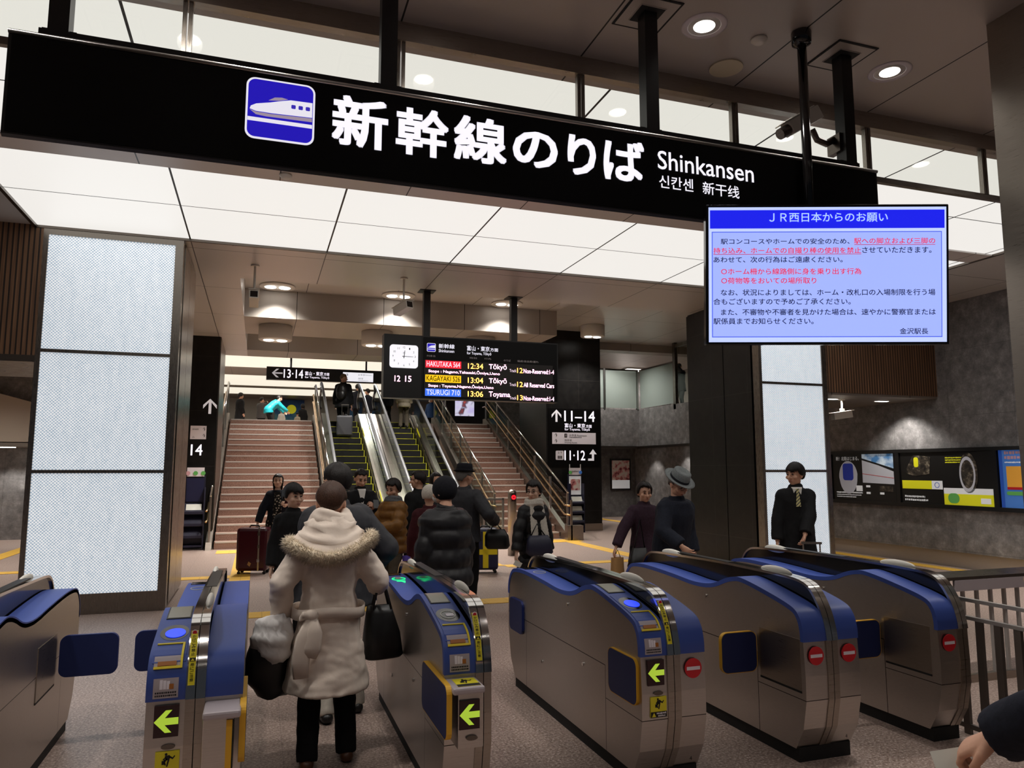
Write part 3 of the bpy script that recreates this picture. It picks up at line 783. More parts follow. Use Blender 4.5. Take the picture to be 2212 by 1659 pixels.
    if reader == 'ledge' or side == 'ledge':
        a, b = (x0 + .03, x1) if reader == 'ledge' else (x0, x1 - .03)
        MB().box(a, b, -.145, .02, .39, .64).build('apron_box', 'gate_steel', t, bevel=.006)
        lg = MB().box(x0 + (.0 if reader == 'ledge' else 0), x1 if reader == 'ledge' else x1 - .004, -.175, .01, .64, .672).build('ledge', 'white_plastic' if False else 'label_grey', t, bevel=.01)
        if reader == 'ledge':
            st = MB().box(x0 + .03, x1 - .015, -.15, -.02, .672, .6735).build('warning_sticker', 'sign_yellow', lg)
            MB().box(x0 + .03, x1 - .015, -.15, -.115, .6735, .6742).build('caption_band', 'text_black', lg)
            m = run_man(MB(), 0, 0, .075, 0); m.v = [(v[0] + x0 + .085, v[2] - .07, .6742 + v[1] * .3) for v in m.v]; m.build('figure', 'text_black', lg)
        else:
            MB().box(x1 - .06, x1 - .036, -.152, -.146, .41, .63).build('flap_edge', 'flap_yellow', t)
            MB().box(x1 - .036, x1 - .03, -.15, -.146, .40, .63).build('flap_gap', 'black_matte', t)
    if far_reader:
        sp = s_at(1.86, .907)
        top_rect(x0 + .02, x1 - .03, sp, s_at(2.05, .895), .004, .0075).build('display_screen', 'black_gloss', t)
        cs = s_at(1.68, .905)
        m = MB(); ring_poly(m, x0 + W / 2, cs, .048, .052, .1, .0085); m.build('card_ring', 'ring_green' if far_reader == 'green' else 'ring_white', t)
        if far_reader == 'green':
            top_rect(x0 + W / 2 - .02, x0 + W / 2 + .018, cs - .01, cs + .05, .006, .009).build('card_symbol', 'screen_grey', t)
            top_poly([(x0 + W / 2 - .028, cs - .08), (x0 + W / 2 + .034, cs - .08), (x0 + W / 2 + .03, cs - .095), (x0 + W / 2 + .02, cs - .15), (x0 + W / 2 + .004, cs - .1), (x0 + W / 2 - .028, cs - .09)][::-1], .004, .0065).build('ring_pointer', 'ring_green', t)
    if blocked:
        cx = x0 + W / 2
        s = MB().disc((cx, -.008, .612), .052, .006, 'y').build('no_entry_sign', 'sign_red', t)
        MB().box(cx - .041, cx + .041, -.0125, -.011, .603, .621).build('white_bar', 'white_sign', s)

def flap(t, name, corner, size, hinge_edge, plane, yellow):
    """rounded plate with a yellow rim; plane 'x' lies along the gate side, 'y' across the lane"""
    (a0, a1), (z0, z1), c = corner
    poly = rrect(a0, z0, a1, z1, .045)
    poly_in = rrect(a0 + .004, z0 + .004, a1 - .004, z1 - .004, .042)
    ax = plane
    o = MB().prism(poly_in, c - size / 2 - .001, c + size / 2 + .001, ax).build(name, 'flap_blue', t)
    m = MB(); n = len(poly)
    for s in (-1, 1): pass
    V = []; F = []
    for p, q in zip(poly, poly_in):
        for w, k in ((p, -1), (p, 1), (q, 1), (q, -1)):
            v = (c + k * size / 2, w[0], w[1]) if ax == 'x' else (w[0], c + k * size / 2, w[1])
            V.append(v)
    for i in range(n):
        j = (i + 1) % n
        for k in range(4): F.append((4 * i + k, 4 * i + (k + 1) % 4, 4 * j + (k + 1) % 4, 4 * j + k))
    m.add(V, F); m.build('flap_rim', 'flap_yellow' if yellow else 'gate_blue_dark', o)
    return o

def gate(x, label, left, right, flaps, number=None, guard_only_right=False):
    t = thing('ticket_gate', label, 'ticket gate', (x, 3.63, 0), 0, 'ticket gates')
    if left: half(t, 0, left.get('side'), left.get('reader'), left.get('far'), left.get('blocked'))
    if right: half(t, W + GW, right.get('side'), None, right.get('far'), right.get('blocked'))
    # dark guard between the lanes with its two chrome rims and the steel spine below them
    MB().prism(offset_line(GUARD, -.012) + [(2.2, .5), (0.0, .5)], W + .012, W + GW - .012, 'x').build('guard_panel', 'black_gloss', t)
    for a, b in ((W, W + GW / 2 - .002), (W + GW / 2 + .002, W + GW)):
        rm = strip_along(GUARD, a, b, -.014, .002).build('guard_rim', 'chrome', t, True); sharp(rm)
        MB().prism([(p[0] - (.006 if p[0] < 1 else -.006), p[1]) for p in BODY_LO], a, b, 'x').build('spine', 'steel_brushed', t)
    if left and left.get('reader'):
        y0 = [p for p in GUARD if p[1] > .715][0]
        L2 = [p for p in GUARD if .735 < p[1] < .965 and p[0] < .3]
        st = strip_along(L2, W + .006, W + .034, .002, .0035).build('warning_strip', 'sign_yellow', t)
        cL = [0.0]
        for i in range(1, len(L2)): cL.append(cL[-1] + (Vector(L2[i]) - Vector(L2[i - 1])).length)
        tot = cL[-1]
        def M(x, z):     # z runs down the strip
            q = on_top(max(0, min(tot, z)), .0048, L2, cL); return (x, q[0], q[1])
        items = []
        for i, ch in enumerate('扉にご注意'): items.append((ch, W + .012, tot * (.33 - .066 * i), W + .028, tot * (.385 - .066 * i), .02))
        for i, ch in enumerate('かけこみ禁止'): items.append((ch, W + .012, tot * (.85 - .066 * i), W + .028, tot * (.905 - .066 * i), .02))
        lettering(items, M, 'text_black', st)
        q = [M(W + .008, tot * .415), M(W + .032, tot * .415), M(W + .032, tot * .475), M(W + .008, tot * .475)]
        MB().add([(v[0], v[1] + .0012, v[2]) for v in q] + [(v[0], v[1] - .0002, v[2]) for v in q], [(0, 1, 2, 3), (4, 7, 6, 5)]).build('black_patch', 'text_black', st)
        q = [M(W + .012, tot * .425), M(W + .028, tot * .425), M(W + .02, tot * .465)]
        MB().add([(v[0], v[1] - .001, v[2]) for v in q], [(0, 1, 2)]).build('warning_triangle', 'sign_yellow', st)
        c = M(W + .02, tot * .955)
        MB().disc((c[0], c[1] - .001, c[2]), .0125, .002, 'y', 18).build('ban_symbol', 'white_sign', st)
        MB().disc((c[0], c[1] - .0025, c[2]), .009, .001, 'y', 18).build('ban_symbol', 'sign_red', st)
    # base
    MB().box(.012, (FULL if right else W + GW) - .012, .09, 2.06, 0, .08).build('base', 'black_matte', t)
    # white dome lamps on the rim
    for y, z, q in ((1.72, 1.008, .27), (.49, 1.022, .73)):
        MB().ell((W + GW * q, y, z), .018, .155, .034, seg=18, rg=10).build('dome_lamp', 'white_plastic', t, True)
    for y, z in ((.98, .80), (.74, .48), (1.44, .33)):  # small chrome discs on the side of the gate
        if left: MB().disc((-.004, y, z), .011, .008, 'x', 14).build('lock', 'chrome', t)
    # dark vent slots between the lamps
    MB().box(W + .012, W + GW - .012, 0.95, 1.65, 1.02, 1.0285).build('slot_cover', 'black_satin', t)
    for f in flaps:
        flap(t, *f)
    if number:
        lettering([(number, FULL - .075, .115, FULL - .06, .135)], lambda x, z: (x, .055, z), 'steel_dark' if False else 'text_black', t, 'number_mark')
    return t
SIDE = 0.026
def flush(y0, y1, x=-.004, ye=True): return ('flap', ((y0, y1), (.43, .675), x), SIDE, 0, 'x', ye)
def across(x0, x1, y, ye=True): return ('flap', ((x0, x1), (.43, .675), y), SIDE, 0, 'y', ye)
def recess(t, x, y0, y1):
    MB().box(x - .002, x + .004, y0, y1, .41, .70).build('flap_recess', 'steel_brushed', t)
    MB().box(x - .004, x + .004, y0, y1, .40, .412).build('recess_slot', 'black_matte', t)
g0 = gate(-1.5, 'ticket gate cut off by the picture edge, with a plain dark blue flap', {'far': 'white'}, {'far': None},
          [across(FULL + .01, FULL + .33, 1.66, False)])
recess(g0, FULL, 1.2, 1.6)
gate(-.418, 'ticket gate with a green arrow, blue card light and plain grey ledge', {'reader': 'blue', 'far': 'white'}, {'side': 'ledge'},
     [across(-.27, -.01, 1.66, False), flush(-.12, .40, FULL + .004)])
gate(.89, 'ticket gate with glowing green card rings and a yellow-stickered ledge, beside the cream coat', {'reader': 'ledge', 'far': 'green'}, {},
     [flush(-.15, .40, -.012)])
gate(1.955, 'ticket gate with a green arrow, blue card light and one red no-entry sign', {'reader': 'blue', 'far': 'white'}, {'blocked': True},
     [flush(.02, .36), flush(1.83, 2.13, -.004, False), across(FULL + .01, FULL + .17, .42)], '4')
g4 = gate(3.007, 'ticket gate with two no-entry signs side by side and an open yellow-edged flap', {'blocked': True}, {'blocked': True},
     [across(-.27, -.01, .43), across(FULL + .01, FULL + .12, .43)], '4')
recess(g4, 0, .03, .40)
g5 = gate(4.02, 'half-width ticket gate with one no-entry sign, next to the railing', {'blocked': True}, None,
     [across(-.24, -.01, .46)])
recess(g5, 0, .06, .42)

# railing beside the last gate
t = thing('railing', 'grey steel railing of flat uprights running from the end gate towards the viewer', 'railing', (4.37, 0, 0))
for z in (.843, .73): MB().sbar((0, 3.82, z), (0, 2.3, z), .03, .022).build('handrail', 'rail_paint', t)
MB().sbar((0, 3.82, .05), (0, 2.3, .05), .02, .03).build('bottom_rail', 'rail_paint_dark', t)
for i in range(12):
    y = 3.76 - .128 * i
    MB().box(-.012, .012, y - .022, y + .022, .0 if i % 3 == 0 else .05, .73).build('upright', 'rail_paint_dark', t)
t = thing('railing', 'steel railing with a boxed top running across behind the end gate', 'railing', (0, 4.62, 0))
MB().box(5.2, 7.6, -.04, .25, .80, .825).build('top_board', 'steel_dark', t)
MB().box(5.28, 6.03, -.045, -.02, .715, .80).build('front_panel', 'label_grey', t)
MB().box(5.2, 7.6, -.02, .02, .0, .06).build('bottom_rail', 'steel_brushed', t)
for i in range(16):
    x = 5.25 + .15 * i
    MB().box(x - .012, x + .012, -.012, .012, .05, .80).build('upright', 'rail_paint', t)
# ---------------------------------------------------------------- big overhead sign
t = thing('overhead_sign', 'long black hanging sign with large white Japanese lettering and a blue bullet-train pictogram', 'sign', (0, 3.85, 0))
MB().prism([(0, 3.725), (0, 3.225), (.02, 3.215), (.05, 3.23), (.17, 3.29), (.17, 3.745), (.02, 3.745)], -1.185, 3.975, 'x').build('housing', 'black_satin', t)
MB().box(-1.17, 3.96, -.004, .0, 3.235, 3.71).build('sign_face', 'sign_black', t)
MB().bar((-1.185, -.002, 3.725), (3.975, -.002, 3.725), .012, 12).build('top_edge', 'chrome_soft', t, True)
MB().box(-1.08, 3.88, .05, .16, 3.745, 3.795).build('top_rail', 'black_satin', t)
ic = MB().prism(rrect(-.13, 3.36, .212, 3.688, .045), -.007, -.004, 'y').build('pictogram', 'text_white', t)
MB().prism(rrect(-.12, 3.37, .202, 3.678, .037), -.009, -.007, 'y').build('blue_field', 'icon_blue', ic)
MB().box(-.119, .2, -.0105, -.009, 3.452, 3.472).build('track_bar', 'text_white', ic)
MB().prism([(-.11, 3.515), (-.105, 3.53), (-.08, 3.545), (-.01, 3.562), (.05, 3.58), (.09, 3.59), (.199, 3.592), (.199, 3.512), (.0, 3.505), (-.08, 3.506)], -.0105, -.009, 'y').build('train_body', 'text_white', ic)
MB().prism([(-.11, 3.511), (-.08, 3.502), (.0, 3.5), (.199, 3.508), (.199, 3.488), (-.03, 3.484), (-.08, 3.488)], -.0105, -.009, 'y').build('train_skirt', 'icon_grey', ic)
MB().prism([(-.02, 3.572), (.01, 3.592), (.045, 3.597), (.075, 3.592), (.03, 3.578)], -.0105, -.009, 'y').build('train_cab', 'icon_grey', ic)
for x in (.093, .129, .165): MB().prism(rrect(x, 3.545, x + .022, 3.566, .005), -.0115, -.0105, 'y').build('train_window', 'icon_blue_lo', ic)
chars = [('新', .301, 3.385, .598, 3.668), ('幹', .64, 3.385, .935, 3.66), ('線', .965, 3.392, 1.275, 3.662), ('の', 1.312, 3.41, 1.59, 3.628), ('り', 1.652, 3.402, 1.836, 3.648), ('ば', 1.885, 3.402, 2.16, 3.662)]
lettering([c + (.046,) for c in chars], onface(-.008), 'text_white', t, label='large white Japanese lettering')
lettering([('Shinkansen', 2.253, 3.513, 2.953, 3.632, .012), ('신칸센', 2.26, 3.396, 2.5, 3.477, .01), ('新干线', 2.568, 3.392, 2.838, 3.473, .01)], onface(-.008), 'text_white', t, label='small white lettering in three languages')
for x in (-1.0, .606, 2.265, 3.82):
    p = MB().box(x - .045, x + .045, .055, .145, 3.79, ZC).build('hanger_post', 'black_satin', t)
    MB().box(x - .075, x - .045, .08, .12, 3.79, 3.815).box(x + .045, x + .075, .08, .12, 3.79, 3.815).build('bracket', 'black_matte', p)
    MB().box(x - .17, x + .17, -.07, .27, ZC - .006, ZC - .001).build('ceiling_plate', 'black_matte', p)
    MB().box(x - .155, x + .155, -.055, .255, ZC - .008, ZC - .005).box(x - .09, x + .09, .01, .19, ZC - .012, ZC - .007).build('ceiling_cover', 'ceiling_front', p)
    MB().box(x - .085, x + .085, .015, .185, ZC - .014, ZC - .011).build('ceiling_collar', 'black_matte', p)

# ---------------------------------------------------------------- notice screen, turned and tilted towards the concourse
TVP = (3.157, 3.464, 2.830)
t = thing('notice_screen', 'large wide screen showing a pale blue Japanese notice, hung on a round black pole', 'screen', TVP)
t.rotation_euler = (R(6.2), 0, R(-19.4)); t.scale = (.928,) * 3
WS, HS = .757, .432
MB().box(-WS - .018, WS + .018, .0, .06, -HS - .018, HS + .018).build('bezel', 'black_gloss', t, bevel=.006)
MB().box(-.35, .35, .06, .12, -.25, .25).build('back_housing', 'black_satin', t)
scr = MB().box(-WS, WS, -.003, 0, -HS, HS).build('screen_face', 'screen_edge', t)
def PX(x, y):      # zoomed crop of the screen, to screen coordinates
    tl, tr, bl, br = (182, 100), (2092, 98), (172, 1172), (2046, 1168)
    v = (y - 99) / (1171 - 99); l = tl[0] + (bl[0] - tl[0]) * v; r = tr[0] + (br[0] - tr[0]) * v
    return -WS + 2 * WS * (x - l) / (r - l), HS - 2 * HS * v
def PB(x0, y0, x1, y1):
    a = PX(x0, y0); b = PX(x1, y1); return a[0], b[1], b[0], a[1]
def flat(name, m, b, y, d=.0012): return MB().box(b[0], b[2], y - d, y, b[1], b[3]).build(name, m, scr)
flat('title_band', 'screen_blue', PB(192, 122, 2070, 268), -.003)
flat('notice_border', 'screen_line', (-.738, -.402, .728, .276), -.003)
flat('notice_field', 'screen_pale', (-.732, -.396, .722, .270), -.0036)
def scr_text(items, m, name='lettering'):
    return lettering([(s,) + PB(*b) + ((w,) if w else (0.016,)) for s, b, w in items], onface(-.0062), m, scr, name)
scr_text([('ＪＲ', (668, 148, 808, 215), .02), ('西日本からのお願い', (828, 142, 1618, 218), .02)], 'screen_title')
scr_text([('駅コンコースやホームでの安全のため、', (275, 348, 1305, 394), 0), ('させていただきます。', (1405, 418, 1955, 466), 0), ('あわせて、次の行為はご遠慮ください。', (215, 492, 1245, 540), 0),
          ('なお、状況によりましては、ホーム・改札口の入場制限を行う場', (270, 752, 1970, 802), 0), ('合もございますので予めご了承ください。', (210, 824, 1298, 874), 0),
          ('また、不審物や不審者を見かけた場合は、速やかに警察官または', (270, 908, 1966, 958), 0), ('駅係員までお知らせください。', (208, 980, 1000, 1030), 0), ('金沢駅長', (1678, 1062, 1900, 1110), 0)], 'screen_text')
scr_text([('駅への脚立および三脚の', (1342, 345, 1988, 393), 0), ('持ち込み、ホームでの自撮り棒の使用を禁止', (215, 420, 1395, 468), 0), ('○ホーム柵から線路側に身を乗り出す行為', (275, 585, 1390, 635), 0), ('○荷物等をおいての場所取り', (275, 658, 1030, 708), 0)], 'screen_red')
for b in ((1342, 398, 1988, 402), (215, 472, 1395, 476)): flat('underline', 'screen_red', PB(*b), -.0055)
p = MB().bar((-.07, .16, -.2), (-.07, .16, 1.96), .028, 14)
M4 = Matrix.Translation(TVP) @ Euler((R(6.2), 0, R(-19.4))).to_matrix().to_4x4() @ Matrix.Scale(.928, 4)
pole = MB().bar((3.345, 3.80, 2.75), (3.345, 3.80, ZC), .03, 16).lathe([(.03, ZC - .1), (.062, ZC - .085), (.066, ZC - .01), (.06, ZC)], (3.345, 3.80, 0), 18).xf(M4.inverted())
pole.build('hanging_pole', 'black_gloss', t, True)
MB().box(.03, .17, .05, .36, -.10, .10).build('mount', 'black_satin', t)

# ---------------------------------------------------------------- departure board
t = thing('departure_board', 'black hanging departure board with a clock and three rows of lit train times', 'information board', (1.82, 11.66, 0))
BW = 2.98
MB().box(.0, .61, 0, .22, 2.81, 3.83).build('clock_housing', 'black_satin', t)
MB().box(.615, BW, 0, .22, 2.81, 3.83).build('board_housing', 'black_satin', t)
fc = MB().box(.63, BW - .02, -.006, 0, 2.83, 3.81).build('board_face', 'sign_black', t)
cf = MB().prism(rrect(.09, 3.29, .545, 3.66, .05), -.02, 0, 'y').build('clock', 'clock_face', t)
cc = (.318, 3.475)
lettering([(str(n), cc[0] + .165 * math.sin(R(30 * n)) * 1.08 - (.016 if n > 9 else .009), cc[1] + .145 * math.cos(R(30 * n)) - .016, cc[0] + .165 * math.sin(R(30 * n)) * 1.08 + (.016 if n > 9 else .009), cc[1] + .145 * math.cos(R(30 * n)) + .016) for n in range(1, 13)] + [('JR', cc[0] - .02, cc[1] + .04, cc[0] + .02, cc[1] + .07)], onface(-.0215), 'text_black', cf, 'numerals')
def hand(a, l, w):
    s, c = math.sin(R(a)), math.cos(R(a))
    return MB().prism([(cc[0] + x * c + y * s, cc[1] - x * s + y * c) for x, y in ((-w, -.03), (w, -.03), (w * .6, l), (-w * .6, l))], -.026, -.023, 'y').build('clock_hand', 'text_black', cf)
hand(7.5, .095, .006); hand(91, .15, .0045)
lettering([('12', .175, 3.07, .265, 3.165, .01), ('15', .345, 3.07, .445, 3.165, .01)], onface(-.004), 'led_white', t, 'digits')
pg = MB().prism(rrect(.69, 3.575, .835, 3.715, .02), -.009, -.006, 'y').build('pictogram', 'text_white', fc)
MB().prism(rrect(.697, 3.582, .828, 3.708, .016), -.0105, -.009, 'y').build('blue_field', 'icon_blue', pg)
MB().prism([(.70, 3.64), (.76, 3.675), (.828, 3.685), (.828, 3.635)], -.012, -.0105, 'y').box(.697, .828, -.012, -.0105, 3.61, 3.622).build('train_body', 'text_white', pg)
lettering([('新幹線', .885, 3.64, 1.15, 3.715, .02), ('Shinkansen', .885, 3.575, 1.145, 3.625, .008), ('富山・東京', 1.36, 3.625, 1.75, 3.71, .02), ('方面', 1.76, 3.63, 1.90, 3.69, .02), ('for Toyama, Tōkyō', 1.36, 3.55, 1.78, 3.61, .008)], onface(-.009), 'text_white', fc, label='white heading')
lettering([('列車名', .69, 3.49, .83, 3.52), ('時刻', 1.41, 3.49, 1.53, 3.52), ('行先', 1.66, 3.49, 1.78, 3.52), ('のりば', 2.0, 3.475, 2.12, 3.51), ('編成/自由席/遅れ', 2.24, 3.475, 2.62, 3.51)], onface(-.009), 'text_white_plain', fc)
MB().box(.65, BW - .1, -.008, -.006, 2.85, 3.44).build('display_panel', 'led_panel', fc)
rows = [('HAKUTAKA 564', 'led_red', 'text_white', '12:34', 'Tōkyō', '12', 'Non-Reserved:1-4', 3.32, 'Stops : Nagano,Takasaki,Ōmiya,Ueno'),
        ('KAGAYAKI 526', 'led_yellow', 'orange_slot', '13:04', 'Tōkyō', '12', 'All Reserved Cars', 3.085, 'Stops : Toyama,Nagano,Ōmiya,Ueno'),
        ('TSURUGI 710', 'led_blue', 'text_white', '13:06', 'Toyama', '13', 'Non-Reserved:1-4', 2.86, None)]
for nm, bg, fg, tm, dst, trk, note, z, stops in rows:
    r = MB().box(.67, 1.265, -.0095, -.008, z - .005, z + .115).build('train_row', bg, fc)
    lettering([(nm, .69, z + .015, 1.245, z + .1, .01)], onface(-.0115), fg, r)
    lettering([(tm, 1.38, z + .005, 1.64, z + .095, .008), (trk, 2.235, z - .03, 2.335, z + .055, .008)], onface(-.0115), 'led_orange', fc, 'train_time')
    it = [(dst, 1.74, z - .01, 2.05 if dst != 'Toyama' else 2.11, z + .1, .01), ('Track', 2.10, z - .02, 2.22, z + .03), (note, 2.35, z - .03, 2.9, z + .045, .005)]
    if stops: it.append((stops, .72 if 'Nag' in stops else .72, z - .095, 1.93 if 'Tak' in stops else 1.82, z - .025, .004))
    lettering(it, onface(-.0115), 'led_white', fc, 'train_details')
for x in (.70, 2.21):
    p = MB().box(x - .055, x + .055, .06, .17, 3.83, ZC).build('hanger_post', 'steel_dark' if False else 'black_satin', t)
    MB().box(x - .13, x + .13, -.01, .24, ZC - .012, ZC - .001).build('ceiling_plate', 'black_satin', p)

# overhead direction sign by the upper landing
t = thing('direction_sign', 'long black overhead sign with a left arrow and 13-14, far back over the stairs', 'sign', (0, 24.4, 1.68 * (1 - 24.4 / 22.5)))
t.scale = (24.4 / 22.5,) * 3
MB().box(.12, 5.6, 0, .2, 4.28, 4.66).build('housing', 'black_satin', t)
MB().prism(arrow_poly(.42, 4.475, .3, 180, .14), -.006, 0, 'y').build('arrow', 'text_sign', t)
lettering([('13·14', .60, 4.34, 1.15, 4.6, .02), ('富山・東京', 1.2, 4.44, 1.72, 4.56, .02), ('方面', 1.74, 4.45, 1.9, 4.54, .02), ('for Toyama, Tōkyō', 1.2, 4.34, 1.9, 4.42, .008), ('富山・東京', 3.65, 4.41, 4.2, 4.53, .02), ('for Toyama, Tōkyō', 3.65, 4.31, 4.4, 4.39, .008)], onface(-.008), 'text_sign', t)
wp = MB().box(2.3, 3.2, -.008, 0, 4.31, 4.58).build('white_panel', 'clock_face', t)
lettering([('↑', 2.38, 4.46, 2.46, 4.55), ('お手洗', 2.75, 4.49, 2.95, 4.54), ('Restroom', 2.97, 4.5, 3.15, 4.53), ('↖', 2.38, 4.34, 2.46, 4.42), ('待合室', 2.75, 4.38, 2.9, 4.43), ('Waiting Room', 2.75, 4.33, 3.05, 4.36)], onface(-.012), 'text_black', wp)
for x in (.8, 3.0, 5.0): MB().bar((x, .1, 4.66), (x, .1, 5.13), .03).build('hanger_post', 'black_satin', t)
# ---------------------------------------------------------------- stairs and escalators
Y0, NS = 17.1, 20
RISE = UF / NS; TR = (23.5 - Y0) / NS
def stairs(x0, x1, label):
    t = thing('staircase', label, 'stairs', (0, 0, 0))
    P = []
    for i in range(NS):
        P += [(Y0 + TR * i, RISE * i), (Y0 + TR * i, RISE * (i + 1))]
    P += [(23.5, UF), (23.5, 0)]
    MB().prism(P, x0, x1, 'x').build('steps', 'stair_stone', t)
    for i in range(NS):
        y, z = Y0 + TR * i, RISE * (i + 1)
        MB().box(x0 + .02, x1 - .02, y - .006, y + .045, z - .03, z + .003).build('nosing', 'nosing', t)
    return t
stairs(-.83, 1.49, 'brown stone staircase with pale nosings on the far left of the escalators')
stairs(5.45, 7.05, 'brown stone staircase with pale nosings between the escalators and the broad sign pillar')
K = RISE / TR
def slope(y, dz=0): return max(0, (y - Y0) * K) + dz
def stair_rail(x, label, glass=True, brass=2, y0=17.0, inset=0):
    t = thing('stair_railing', label, 'railing', (x, 0, 0))
    ye = 23.5
    for k in range(brass):
        z = .80 - .22 * k
        MB().tube([(-.06, y0 - .25, z + .02), (-.06, y0 + .1, z + .02), (-.06, ye, slope(ye, z + .02)), (-.06, ye + .3, slope(ye, z + .02))], .022, 8).build('handrail', 'brass', t, True)
    MB().tube([(0, y0, 1.12), (0, ye, slope(ye, 1.12)), (0, ye + .5, slope(ye, 1.12))], .024, 8).build('top_rail', 'chrome', t, True)
    MB().prism([(y0 - .1, .0), (y0, .16), (ye, slope(ye, .2)), (ye + .3, slope(ye, .2)), (ye + .3, slope(ye, .0)), (ye, slope(ye, -.05)), (y0 + .3, .0)], -.06, .06, 'x').build('kerb', 'steel_brushed', t)
    n = 6
    for i in range(n):
        a = y0 + .05 + (ye - y0 - .05) * i / n; b = y0 - .05 + (ye - y0 + .05) * (i + 1) / n
        MB().box(-.02, .02, a - .03, a + .03, slope(a, .1), slope(a, 1.12)).build('post', 'chrome_soft', t)
        if glass:
            MB().prism([(a + .06, slope(a + .06, .22)), (b, slope(b, .22)), (b, slope(b, 1.06)), (a + .06, slope(a + .06, 1.06))], -.006, .006, 'x').build('glass_pane', 'rail_glass', t)
    MB().box(-.02, .02, ye + .05, ye + .11, UF, UF + 1.12).build('post', 'chrome_soft', t)
    return t
stair_rail(-.93, 'glass stair railing with brass handrails at the left edge of the left stairs')
stair_rail(1.59, 'glass stair railing with brass handrails between the left stairs and the escalator')
stair_rail(5.36, 'glass stair railing between the right-hand escalator and the right stairs', brass=1)
r = stair_rail(7.12, 'glass stair railing with two brass handrails in front of the broad sign pillar', y0=16.7)
MB().box(-.02, .02, 16.5, 16.56, .0, .95).box(-.1, .3, 16.5, 16.7, 0, .35).build('end_post', 'steel_brushed', r)

def escalator(x0, x1, label):
    t = thing('escalator', label, 'escalator', (0, 0, 0))
    n = 17; dy = .375
    ya = 17.3
    st = None
    for i in range(n):
        y = ya + dy * i; z = min(UF, slope(y + .2))
        o = MB().prism([(0, -.2), (.0, 0), (dy, 0), (dy + .02, -.2)], x0, x1, 'x').build('step', 'escalator_black', t)
        o.location = (0, y, z)
        MB().box(x0 + .01, x1 - .01, -.004, .03, -.006, .003).box(x0 + .01, x0 + .04, 0, dy, 0, .003).box(x1 - .04, x1 - .01, 0, dy, 0, .003).box(x1 - .03, x1 - .01, -.004, .0, -.19, 0).build('yellow_edge', 'yellow_line', o)
    for s, xb in ((-1, x0 - .03), (1, x1 + .03)):
        a, b = sorted((xb, xb + s * .235))
        ye = 23.5
        MB().prism([(16.2, 0), (16.2, .2), (17.3, .24), (ye, slope(ye, .26)), (ye + .8, slope(ye, .24)), (ye + .8, slope(ye, 0)), (ye, slope(ye, -.3)), (17.6, -.0)], a, b, 'x').build('deck', 'steel_brushed', t)
        xm = xb + s * .10
        hr = [(xm, 16.35, .45), (xm, 16.1, .72), (xm, 16.35, .98), (xm, 17.2, 1.02), (xm, ye, slope(ye, 1.02)), (xm, ye + .55, slope(ye, 1.0)), (xm, ye + .9, slope(ye, .75)), (xm, ye + .65, slope(ye, .45))]
        MB().tube([(xm, p[0], p[1]) for p in smooth_line([(q[1], q[2]) for q in hr], 6)], .042, 10).build('handrail', 'rubber_grey', t, True)
        MB().prism([(16.35, .2), (16.15, .72), (16.35, .94), (17.2, .98), (ye, slope(ye, .98)), (ye + .6, slope(ye, .96)), (ye + .85, slope(ye, .7)), (ye + .6, slope(ye, .24)), (ye, slope(ye, .24)), (17.3, .22)], xm - .008, xm + .008, 'x').build('glass_balustrade', 'rail_glass', t)
        MB().prism([(17.0, .0), (17.3, .14), (ye, slope(ye, .16)), (ye, slope(ye, -.3)), (17.5, -.05)], *sorted((xb - s * .012, xb)), 'x').build('skirt', 'steel_dark', t)
        MB().sbar((xb - s * .005, 17.3, .27), (xb - s * .005, ye, slope(ye, .29)), .02, .03).build('inner_trim', 'chrome', t)
        if s > 0:
            for yy in (21.8, 18.2):
                MB().prism([(yy, slope(yy, .30)), (yy + .5, slope(yy + .5, .30)), (yy + .5, slope(yy + .5, .38)), (yy, slope(yy, .38))], xb - .014, xb - .002, 'x').build('caution_label', 'sign_yellow', t)
    return t
escalator(1.93, 2.86, 'escalator with yellow-edged black steps beside the left stairs')
escalator(3.62, 4.50, 'escalator with yellow-edged black steps carrying the person in the cream coat, beside the right stairs')
tag(MB().prism([(16.3, 0), (16.3, .2), (17.3, .26), (23.48, slope(23.5, .27)), (23.48, 2.6), (17.6, 0)], 3.15, 3.33, 'x').build('centre_deck', 'chrome_soft'), 'polished steel deck between the two escalators', 'escalator deck')
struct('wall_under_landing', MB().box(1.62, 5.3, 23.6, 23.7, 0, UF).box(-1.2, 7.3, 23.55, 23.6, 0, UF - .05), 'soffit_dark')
# bollard gate sensor
t = thing('bollard', 'round steel bollard with a glowing red light in front of the right stairs', 'bollard', (4.78, 14.04, 0))
MB().lathe([(.085, 0), (.085, 1.2), (.08, 1.24), (.05, 1.28), (.001, 1.285)], seg=22).build('post', 'steel_brushed', t, True)
MB().prism([(.088 * math.sin(R(a)), 1.055 + z) for a, z in ((-30, 0), (30, 0), (30, .16), (-30, .16))], -.092, -.07, 'y').build('light_frame', 'maroon', t)
lt = MB().disc((0, -.095, 1.135), .045, .008, 'y').build('red_light', 'red_light', t)
MB().box(-.02, .02, -.101, -.098, 1.127, 1.143).build('bar', 'maroon', lt)
t = thing('gate_barrier', 'low glass and steel barrier between the steel bollard and the escalators', 'barrier', (3.9, 15.9, 0))
for x in (0, .55, .85, 1.3): MB().box(x - .02, x + .02, -.02, .02, 0, 1.05).build('post', 'chrome_soft', t)
for a, b in ((.03, .52), (.88, 1.27)): MB().box(a, b, -.006, .006, .15, .95).build('glass_pane', 'rail_glass', t)
MB().box(0, 1.3, -.02, .02, 1.0, 1.04).box(0, 1.3, -.02, .02, .08, .12).build('rail', 'chrome_soft', t)

